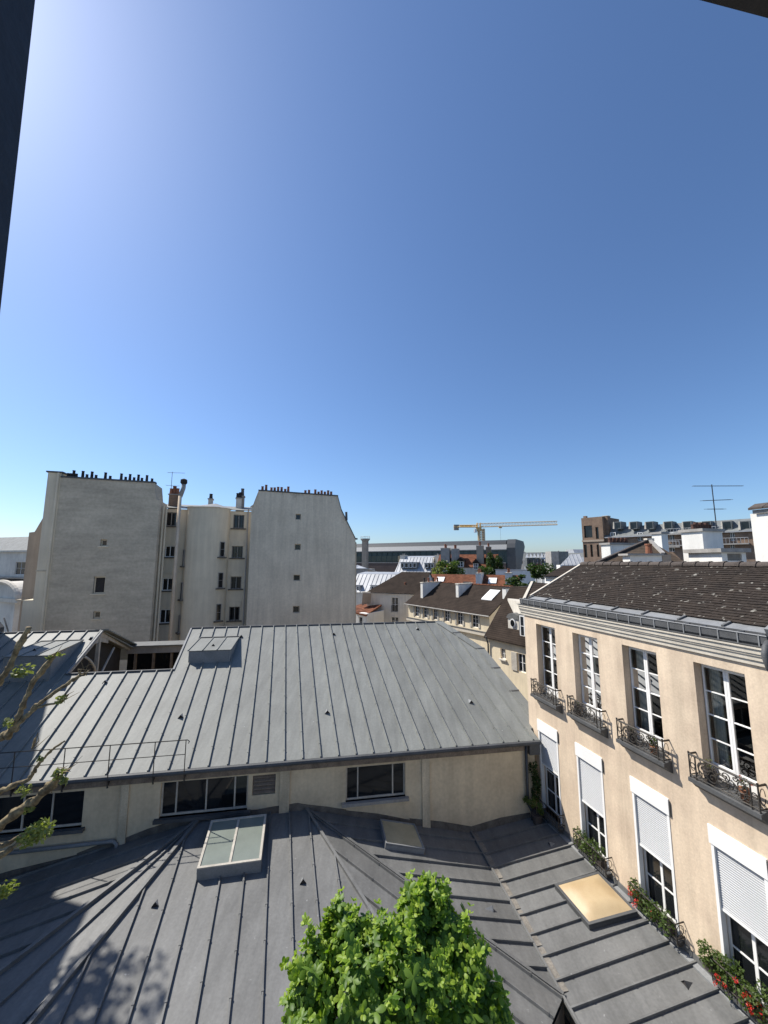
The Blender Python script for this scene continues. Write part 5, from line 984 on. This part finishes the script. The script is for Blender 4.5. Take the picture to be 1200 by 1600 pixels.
def rf_block(name, label, cat, pf, pc, pr, pyt, y0, zlow=GZ, mm='white_wall', cap='concrete', over=.1):
    x0, z = RF.loc(pc, pyt, y0); x1 = RF.loc(pf, pyt, y0)[0]; r = ray(pr, pyt); k = x0 / r.dot(RF.ex); y1 = r.dot(nF) * k - 9
    t = thing(name, label, cat, RF.p((x0 + x1) / 2, (y0 + y1) / 2, GZ), 'white chimney blocks behind the townhouse' if cat == 'chimney' else None); MB().box(RF, x1, x0, y0, y1, GZ, z).build('stack', mm, t)
    if cap: MB().box(RF, x1 - over, x0 + over, y0 - over, y1 + over, z, z + .16).build('cap', cap, t)
    return t, x1, x0, y0, y1, z
t, xa, xb4, ya, yb4, z = rf_block('chimney_block', 'big white chimney block with a row of dark red pots before the brick house', 'chimney', 1064, 1097, 1128, 830, 14)
for i in range(7): MB().lathe(RF.p((xa + xb4) / 2, ya + .2 + (yb4 - ya - .3) * i / 6, z + .15), [(.13, 0), (.11, .25), (.13, .27), (.12, .3 + .12 * (i % 2))], 8).build('chimney_pot', 'pot_brown', t)
t, xa, xb4, ya, yb4, z = rf_block('chimney_block', 'slim white chimney wall with brown pots left of the hipped roof', 'chimney', 939, 953, 992, 851, 16)
for i in range(5): MB().lathe(RF.p((xa + xb4) / 2, ya + .5 + (yb4 - ya - .9) * i / 4, z + .15), [(.17, 0), (.14, .3), (.17, .32), (.15, .45)], 8).build('chimney_pot', 'pot_brown', t)
rf_block('chimney_block', 'small white chimney top peeping between hipped roof and big white block', 'chimney', 1018, 1033, 1043, 834, 20)
# white dormer box and white wall at the right edge
a = aty(1129, 880, 19.5); f = Fr((a.x, a.y, 0), (1, .05)); x1, z = f.loc(1165, 863); t = thing('rooftop_box', 'low white rooftop box with a grey louvred opening under a concrete slab', 'roof box', f.p(x1 / 2, .8, GZ)); rc = f.rect(1136, 865, 1160, 876)
MB().block(f, 0, x1, 0, 2, GZ, z, [rc], .15).build('wall', 'white_wall', t); o = MB().box(f, rc[0], rc[1], .12, .16, rc[2], rc[3]).build('louvre', 'concrete', t)
for k in range(5): MB().box(f, rc[0] + .01, rc[1] - .01, .06, .11, rc[2] + (rc[3] - rc[2]) * k / 5 + .02, rc[2] + (rc[3] - rc[2]) * (k + .7) / 5).build('slat', 'concrete', o)
MB().box(f, -.2, x1 + .1, -.2, 2.1, z, z + .2).build('slab', 'concrete', t)
t, xa, xb4, ya, yb4, z = rf_block('white_gable_house', 'tall cream white rendered wall with mossy tile coping at the right edge', 'house', 1180, 1262, 1420, 788, 6.2, cap=None)
xp, zz = RF.loc(1172, 803, 6.4); MB().box(RF, xp, xa + .05, 6.4, 8, GZ, zz).build('pilaster', 'white_wall', t)
for i in range(8): MB().prism([RF.p(xa - .13 + i * .42, 6.05, z), RF.p(xa + .27 + i * .42, 6.05, z), RF.p(xa + .27 + i * .42, 6.4, z + .16), RF.p(xa - .13 + i * .42, 6.4, z + .16)], (0, 0, .07)).build('coping_tile', 'tile_ridge', t)
MB().box(RF, xa - .06, xb4, 6.13, 6.2, z - .13, z - .005).build('band', 'concrete', t)
q = aty(1128, 900, 24.5); yagi('television_antenna', 'large rooftop television aerial with three booms standing above the chimney block', V((q.x, q.y, q.z - .3)), aty(1126, 757, 24.5).z - q.z + .3, [(.99, 1.05, 1.7, 20, .16, -.1), (.83, .6, .95, 4, .3, .02), (.74, .4, .5, 3, .35, -.02)], (.97, -.2), .028, 'steel_dark')
t['label'] = t['label']
# low white house with mossy flat-pitched roof, brown roof slope left of the townhouse
a = aty(852, 905, 36); f = Fr((a.x, a.y, 0), (.95, -.3)); t = thing('mossy_roofed_house', 'low white house with mossy brown roof and white cornice just behind the townhouse gable', 'house', f.p(3, 2, GZ)); z = f.loc(856, 903)[1]
MB().block(f, .4, 8, 0, 5, GZ, z - .3).build('wall', 'white_wall', t); MB().box(f, 0, 8.2, -.4, .2, z - .3, z + .05).build('cornice', 'white_wall', t); MB().prism([f.p(-.1, -.5, z + .1), f.p(8.3, -.5, z + .1), f.p(8.3, 3.5, z + 1.0), f.p(2, 3.5, z + 1.0)], (0, 0, .1)).build('roof', 'tile_brown_far', t); MB().box(f, -.1, 8.2, -.55, -.4, z + .02, z + .12).build('gutter', 'concrete', t)
a = [aty(818, 938, 30), aty(831.5, 909.5, 34), aty(862, 912, 33), aty(862, 940, 29)]; t = thing('brown_roof_house', 'steep brown tiled roof with a pale verge squeezed behind the townhouse corner', 'house', V((a[0].x + 1, 32, GZ)))
MB().prism(a, (0, 0, -.2)).build('roof', 'tile_brown_far', t); MB().beam(a[0], a[1], .2, .08).build('verge', 'mould_white', t); MB().prism([V((p.x + .3, p.y + .8, GZ)) for p in (a[0], a[3], V((a[3].x, a[3].y + 4, 0)), V((a[0].x, a[0].y + 4, 0)))], (0, 0, a[0].z - GZ - .3)).build('wall', 'stucco_pale', t)

# --- far left: pedimented pavilion and white house
fr = edge(-60, 905, 78, 44, 72); z1 = fr.loc(20, 863)[1]; t = thing('white_street_house', 'white street house with one tall shuttered window beyond the tan side wing', 'house', fr.p(5, 4, GZ)); rc = fr.rect(25, 878, 38, 898); rc2 = fr.rect(-20, 878, -8, 898)
MB().block(fr, 0, fr.L + 4, 0, 9, GZ, z1, [rc, rc2], .3).build('wall', 'stucco_pale', t)
for q in (rc, rc2): window(t, fr, q, .15, 2, 2)
zz = fr.loc(20, 901)[1]; MB().box(fr, -.2, fr.L + 4, -.35, 0, zz - .3, zz).build('string_course', 'concrete', t); MB().box(fr, -.2, fr.L + 4, -.35, .1, z1, z1 + .35).build('cornice', 'mould_white', t); MB().prism([fr.p(0, .1, z1 + .35), fr.p(0, 3, z1 + 3.2), fr.p(0, 9, z1 + .35)], fr.ex * (fr.L + 4)).build('roof', 'slate', t); MB().box(fr, -.2, fr.L + 4, -.02, .0, zz - 4, zz - .4).build('shop_front', 'soot', t)
fr = edge(-50, 960, 52, 32, 47); zb = fr.loc(20, 935)[1]; t = thing('pedimented_pavilion', 'cream pavilion with a curved stone pediment at the far left', 'building', fr.p(3, 3, GZ)); xe = fr.loc(31, 935)[0]; xc = fr.loc(3, 935)[0]
zt = fr.loc(10, 910)[1]; rc = fr.rect(16, 948, 22, 953)
MB().block(fr, 0, fr.loc(24, 940)[0], 0, 6, GZ, zb, [], .2).build('wall', 'stucco_pale', t)
m = MB(); rr = xe - xc; pts = [fr.p(xc + rr * math.cos(math.pi * i / 16), -.1, zb + (zt - zb) * 1.05 * math.sin(math.pi * i / 16)) for i in range(17)]; m.prism(pts, fr.ey * 3); m.build('pediment', 'stucco_pale', t)
m = MB(); m.tube([p - fr.ey * .1 for p in pts], .28, 6); m.build('pediment_moulding', 'mould_white', t); MB().box(fr, xc - rr - .3, xe + .3, -.35, .1, zb - .45, zb).build('cornice', 'mould_white', t)
fr = edge(14, 960, 55, 34, 54); t = thing('dormered_annex', 'small slate roofed annex with two dormers behind the curved pediment', 'house', fr.p(1, 2, GZ)); z = fr.loc(25, 955)[1]; MB().block(fr, 0, fr.L + 2, 0, 5, GZ, z).build('wall', 'concrete', t); MB().prism([fr.p(0, 0, z), fr.p(0, 1.5, z + 1.9), fr.p(0, 5, z + 1.9), fr.p(0, 5, z)], fr.ex * (fr.L + 2)).build('roof', 'slate', t)
for px in (17, 26): x = fr.loc(px, 950)[0]; window(t, fr, (x, x + .55, z + .1, z + .8), .1, 2, 1, 'white', .07, 'glass_far', 'dormer')
fr = edge(-40, 1000, 26, 40, 29); z = fr.loc(5, 957)[1]; t = thing('dark_roofed_shed', 'dark curved roof shed in the shade at the foot of the pale buttress', 'shed', fr.p(2, 2, GZ)); MB().prism([fr.p(0, 0, GZ), fr.p(0, 0, z - 1), fr.p(0, 1, z - .2), fr.p(0, 2.5, z), fr.p(0, 3, z - .2), fr.p(0, 3, GZ)], fr.ex * fr.loc(8, 970)[0]).build('shell', 'lead', t); MB().tube([fr.p(fr.loc(12, 960)[0], .3, z - .4), fr.p(fr.loc(17, 985)[0], .1, z - 1.6)], .05, 5).build('strut', 'concrete', t)

# --- tall neighbour on the left, just outside the frame: its shadow falls over both roofs
NF = Fr((-16.05, 14.2, 0), (-dF.x, -dF.y)); t = thing('left_neighbour_building', 'tall neighbouring building lining the courtyard on its left', 'building', NF.p(6, -5, GZ))
def nblock(fr, x0, x1, dep, zt, nm):
    ops = [(x0 + 1 + 2.4 * i, x0 + 2 + 2.4 * i, z, z + 1.8) for i in range(int((x1 - x0 - 1.4) / 2.4)) for z in (-11, -7.6, -4.2, -.8)]
    F2 = Fr(fr.p(x1, 0, 0), (-fr.ex.x, -fr.ex.y))
    m = MB(); m.block(F2, 0, x1 - x0, 0, dep, GZ, zt, [(x1 - b, x1 - a, c, d) for a, b, c, d in ops], .2); m.build(nm, 'stucco_pale', t)
    for a, b, c, d in ops: window(t, F2, (x1 - b, x1 - a, c, d), .12, 2, 3)
nblock(NF, 0, 13, 8, 3.5, 'front_range')
nblock(Fr((-19.35, 18.9, 0), (.40, -.916)), 0, 4.6, 8, 3.5, 'rear_range')

# ================================================================== VEGETATION
def tree(name, label, base, top, rad, n, size, leaf, seed, trunk_r=.15, clumps=14, group=None):
    base, top = V(base), V(top); t = thing(name, label, 'tree', base, group); rn = random.Random(seed)
    MB().tube([base, base.lerp(top, .5) + V((rn.uniform(-.2, .2), 0, 0)), top], [trunk_r, trunk_r * .7, trunk_r * .25], 7).build('trunk', 'bark', t, smooth=True)
    for i in range(6):
        p = base.lerp(top, rn.uniform(.45, .85)); d = V((rn.gauss(0, 1) * rad[0], rn.gauss(0, 1) * rad[1], rad[2] * .8)) * .45; MB().tube([p, p + d * .5 + V((0, 0, .1)), p + d], [trunk_r * .4, trunk_r * .25, trunk_r * .08], 5).build('limb', 'bark', t)
    leafcards(top, n, rad, size, seed, .3, clumps).build('crown', leaf, t); return t
def gtree(px, py, Y, rx, rz, *a, **k): c = aty(px, py, Y); return tree(k.pop('name', 'broadleaf_tree'), a[0], V((c.x, c.y, GZ)), c, (rx, rx, rz), *a[1:], group='trees among the rooftops', **k)
gtree(700, 891, 84, 3.4, 2.4, 'bushy green tree between the zinc mansard and the old tiled house', 2600, .5, 'leaf_mid', 41)
gtree(684, 893, 82, 1.6, 1.8, 'small yellow green tree beside the stepped zinc mansard', 700, .45, 'leaf_spring', 42)
gtree(758, 893, 80, 1.7, 1.3, 'low light green bush under the ivy covered chimney', 900, .4, 'leaf_mid', 43)
gtree(848, 899, 56, 2.3, 2.0, 'dark leafy tree with reddish top before the white boundary wall', 2200, .4, 'leaf_dark', 44)
gtree(838, 889, 57, 1.2, .9, 'purple leaved tree top before the far white mansard', 600, .35, 'leaf_purple', 45); gtree(812, 910, 58, 2.4, 1.2, 'dark green hedge like tree below the white boundary wall', 1400, .4, 'leaf_dark', 46)
c = aty(766, 868, 82); 
gtree(767, 884, 82, 1.0, 3.0, 'narrow dark ivy clad column beside the old chimney', 1500, .4, 'leaf_dark', 47, name='ivy_column', clumps=0); gtree(779, 887, 83, 1.1, 2.8, 'narrow dark cypress right of the ivy clad column', 1500, .4, 'leaf_dark', 48, name='cypress_tree', clumps=0)
gtree(2, 862, 88, 1.1, 1.2, 'sunlit green tree top beyond the white street house', 500, .4, 'leaf_new', 49)
# pollarded tree on the left
pt = thing('pollarded_tree', 'pollarded tree with knotty bare limbs and a few fresh leaf tufts at the left', 'tree', V((-6.4, 4.3, GZ)))
Y0 = 5.0
def B(px, py, Y=Y0): return aty(px, py, Y)
fork = V((-6.3, 4.6, -4.6))
MB().tube([V((-6.4, 4.3, GZ)), V((-6.45, 4.35, -9)), fork], [.3, .25, .2], 10).build('trunk', 'bark', pt, smooth=True)
def limb(pts, rs, seed, knob=0):
    rn = random.Random(seed); P = []; Q = []
    for i in range(len(pts) - 1):
        for k in range(8): f = k / 8; P.append(pts[i].lerp(pts[i + 1], f) + V((rn.gauss(0, 1), rn.gauss(0, 1), rn.gauss(0, 1))) * rs[i] * .13); Q.append((rs[i] * (1 - f) + rs[i + 1] * f) * rn.uniform(.74, 1.26) * .64)
    P.append(pts[-1]); Q.append(rs[-1] * .55); MB().tube(P, Q, 9).build('limb', 'bark', pt, smooth=True)
LS_ = .82
limb([fork, B(-60, 1330), B(0, 1290), B(60, 1245), B(92, 1213)], [.16, .11, .085, .075, .085], 1)
limb([fork, B(-80, 1260), B(0, 1238), B(45, 1217), B(60, 1195), B(80, 1172), B(101, 1158)], [.13, .06, .045, .04, .03, .022, .018], 2)
limb([fork, B(-70, 1190), B(0, 1155), B(25, 1135)], [.15, .1, .08, .075], 3)
limb([B(22, 1140), B(35, 1105), B(52, 1065), B(83, 1026)], [.06, .045, .045, .055], 4); limb([B(25, 1135), B(60, 1100), B(95, 1075), B(126, 1055)], [.045, .035, .03, .035], 5); limb([B(38, 1120), B(60, 1105), B(98, 1096)], [.03, .025, .022], 6)
limb([fork, B(-60, 1120), B(0, 1070), B(20, 1030), B(45, 980)], [.14, .08, .055, .05, .055], 7)
limb([fork, B(-40, 1340), B(10, 1318), B(45, 1300)], [.1, .05, .045, .035], 8); limb([B(-60, 1380), B(0, 1338), B(42, 1310)], [.06, .05, .03], 9)
for i, (px, py, n, rr) in enumerate(((36, 1048, 40, .14), (25, 1055, 24, .08), (95, 1093, 26, .09), (92, 1210, 30, .1), (60, 1300, 110, .19), (45, 1308, 60, .15), (38, 1235, 30, .1), (62, 1186, 10, .04), (95, 1022, 8, .05), (10, 1390, 60, .13), (15, 1128, 26, .09), (78, 1028, 12, .05), (100, 1220, 14, .06), (45, 1265, 16, .07))):
    c = B(px, py, Y0 - .03); o = leafcards(c, int(n * 1.6), (rr * .8, rr * .8, rr * .65), .06, 60 + i, .2).build('leaf_tuft', 'leaf_spring' if i not in (4, 5, 9) else 'leaf_tuft', pt)
for i in range(40):
    a = B(*random.Random(i).choice([(80, 1030), (92, 1213), (100, 1095), (50, 1170), (70, 1240), (125, 1056)])); rn = random.Random(i + 50); MB().tube([a, a + V((rn.uniform(-.04, .1), rn.uniform(-.03, .03), rn.uniform(-.01, .1))), a + V((rn.uniform(.0, .22), rn.uniform(-.1, .1), rn.uniform(.02, .2)))], [.009, .006, .002], 4).build('twig', 'bark', pt)
# leafy tree further left whose foliage dapples the lower roof
tree('courtyard_tree', 'leafy courtyard tree standing outside the hall at the far left', V((-13.9, 10.0, GZ)), V((-14.0, 11.2, 1.6)), (1.5, 2.2, 1.8), 1100, .2, 'leaf_mid', 71, .2, 8)

# ================================================================== FOREGROUND: window, ledge, potted shrub
wd = V((.9876, .157, 0)); WFm = Fr((0, .475, 0), wd)
own = thing('own_building', 'facade with stone ledge below the open window', 'building', WFm.p(.3, 0, GZ))
MB().box(WFm, -2.1, 3.3, -.55, .02, GZ, -2.05).build('wall', 'stucco_pale', own); MB().box(WFm, -2.2, 1.4, -.6, 1.1, -2.05, -1.9).build('ledge', 'concrete', own)
wf = thing('window_frame', 'silhouetted dark window frame close at hand at the left and top edges', 'window frame', WFm.p(.3, 0, -1.9))
p1, p2 = WFm.loc(55, 0), WFm.loc(0, 490); kx = (p1[0] - p2[0]) / (p1[1] - p2[1])
MB().prism([WFm.p(p1[0] + kx * (1.06 - p1[1]), 0, 1.06), WFm.p(p1[0] + kx * (-1.9 - p1[1]), 0, -1.9), WFm.p(-1.0, 0, -1.9), WFm.p(-1.0, 0, 1.06)], -WFm.ey * .05).build('left_casement', 'frame_shade', wf); MB().box(WFm, 3.0, 3.2, -.06, .02, -2.05, 1.06).build('right_jamb', 'frame_shade', wf); MB().box(WFm, -1.0, 3.2, -.1, .0, 1.0, 1.14).build('head', 'frame_shade', wf); 
plant = thing('potted_shrub', 'lush bright green shrub with glossy rosette leaves standing before the window', 'shrub', V((.02, 1.3, -1.9)))
MB().lathe(V((.02, 1.3, -1.9)), [(.15, 0), (.19, .26), (.21, .26), (.21, .31), (.18, .31)], 20).build('pot', 'pot_clay', plant)
rn = random.Random(77)
def rosette(seed, n, ln, up):
    r = random.Random(seed); m = MB()
    for i in range(n):
        th = 2 * math.pi * i / n + r.uniform(-.25, .25); el = up + r.uniform(-.25, .25); l = ln * r.uniform(.75, 1.15); wv = l * .24
        d = V((math.cos(th) * math.cos(el), math.sin(th) * math.cos(el), math.sin(el))); s = V((-math.sin(th), math.cos(th), 0)); u = s.cross(d)
        pr = [(.0, .12), (.3, .75), (.55, 1.0), (.8, .7), (1.0, .02)]; ce = []; k0 = len(m.v)
        for t_, w_ in pr:
            c = d * l * t_ - V((0, 0, 1)) * l * .28 * t_ * t_; m.v += [c - s * wv * w_ + u * wv * .3 * w_, c, c + s * wv * w_ + u * wv * .3 * w_]
        for k in range(4):
            for j in (0, 1): q = k0 + k * 3 + j; m.f.append((q, q + 1, q + 4, q + 3))
    return m
def shared(m, name, mt):
    me = bpy.data.meshes.new(name); me.from_pydata([tuple(v) for v in m.v], [], m.f); me.materials.append(MATS[mt]); me.update()
    for p in me.polygons: p.use_smooth = True
    return me
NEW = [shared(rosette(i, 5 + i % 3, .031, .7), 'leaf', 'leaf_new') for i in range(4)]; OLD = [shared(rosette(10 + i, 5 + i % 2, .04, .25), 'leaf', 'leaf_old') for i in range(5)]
from mathutils import Matrix, Euler
SQ = lambda c: c
pos = []; lobes = [(aty(x, y + 22, Yd), r * .0018) for x, y, r, Yd in ((495, 1500, 55, 1.28), (540, 1455, 48, 1.32), (600, 1462, 52, 1.3), (645, 1432, 46, 1.34), (692, 1440, 48, 1.34), (728, 1488, 52, 1.3), (748, 1540, 46, 1.28), (640, 1520, 88, 1.24), (560, 1540, 85, 1.22), (480, 1562, 46, 1.24), (690, 1402, 20, 1.38), (640, 1398, 20, 1.38), (655, 1388, 13, 1.39), (540, 1420, 24, 1.36), (772, 1565, 34, 1.27), (600, 1600, 110, 1.2), (700, 1590, 90, 1.22), (500, 1600, 70, 1.22))]
for _ in range(3300):
    c, r_ = rn.choice(lobes); c = SQ(c); r_ *= .86; d = V((rn.gauss(0, 1), rn.gauss(0, 1), rn.gauss(.35, 1))).normalized(); f = rn.uniform(.35, 1.0); p = V(c) + d * r_ * f; pos.append((p, d, f))
for _ in range(70):
    c, r_ = rn.choice(lobes); c = SQ(c); r_ *= .82; d = V((rn.gauss(0, .35), rn.gauss(-.1, .4), rn.uniform(.6, 1.3))).normalized(); p0 = V(c) + d * r_ * .7
    for j in range(7): pos.append((p0 + d * (.010 * j + r_ * .22) + V((rn.gauss(0, .007), rn.gauss(0, .007), 0)), (d + V((rn.gauss(0, .5), rn.gauss(0, .5), 0))).normalized(), 1.03 + .01 * j))
pos.sort(key=lambda q: -(q[2] + .35 * q[1].z - .3 * q[1].y)); stuff = MB(); stuff2 = MB()
for i, (p, d, f) in enumerate(pos):
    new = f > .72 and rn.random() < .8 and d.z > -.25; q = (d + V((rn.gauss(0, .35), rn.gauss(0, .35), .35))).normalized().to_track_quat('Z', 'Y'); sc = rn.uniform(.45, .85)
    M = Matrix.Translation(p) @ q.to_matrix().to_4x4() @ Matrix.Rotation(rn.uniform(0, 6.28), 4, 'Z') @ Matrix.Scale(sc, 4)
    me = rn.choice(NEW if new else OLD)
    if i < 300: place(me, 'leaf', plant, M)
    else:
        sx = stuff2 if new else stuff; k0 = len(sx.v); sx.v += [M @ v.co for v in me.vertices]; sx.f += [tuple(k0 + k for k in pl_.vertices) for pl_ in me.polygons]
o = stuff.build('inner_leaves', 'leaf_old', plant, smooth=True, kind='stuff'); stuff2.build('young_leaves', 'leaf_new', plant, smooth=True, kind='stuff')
for i in range(22):
    c, r_ = rn.choice(lobes); a = V((.02 + rn.gauss(0, .05), 1.3 + rn.gauss(0, .05), -1.6)); b = V(c) + V((rn.gauss(0, .4), rn.gauss(0, .4), rn.uniform(.2, .8))) * r_
    MB().tube([a, a.lerp(b, .5) + V((0, 0, .05)), b], [.008, .006, .003], 5).build('stem', 'leaf_mid', plant)
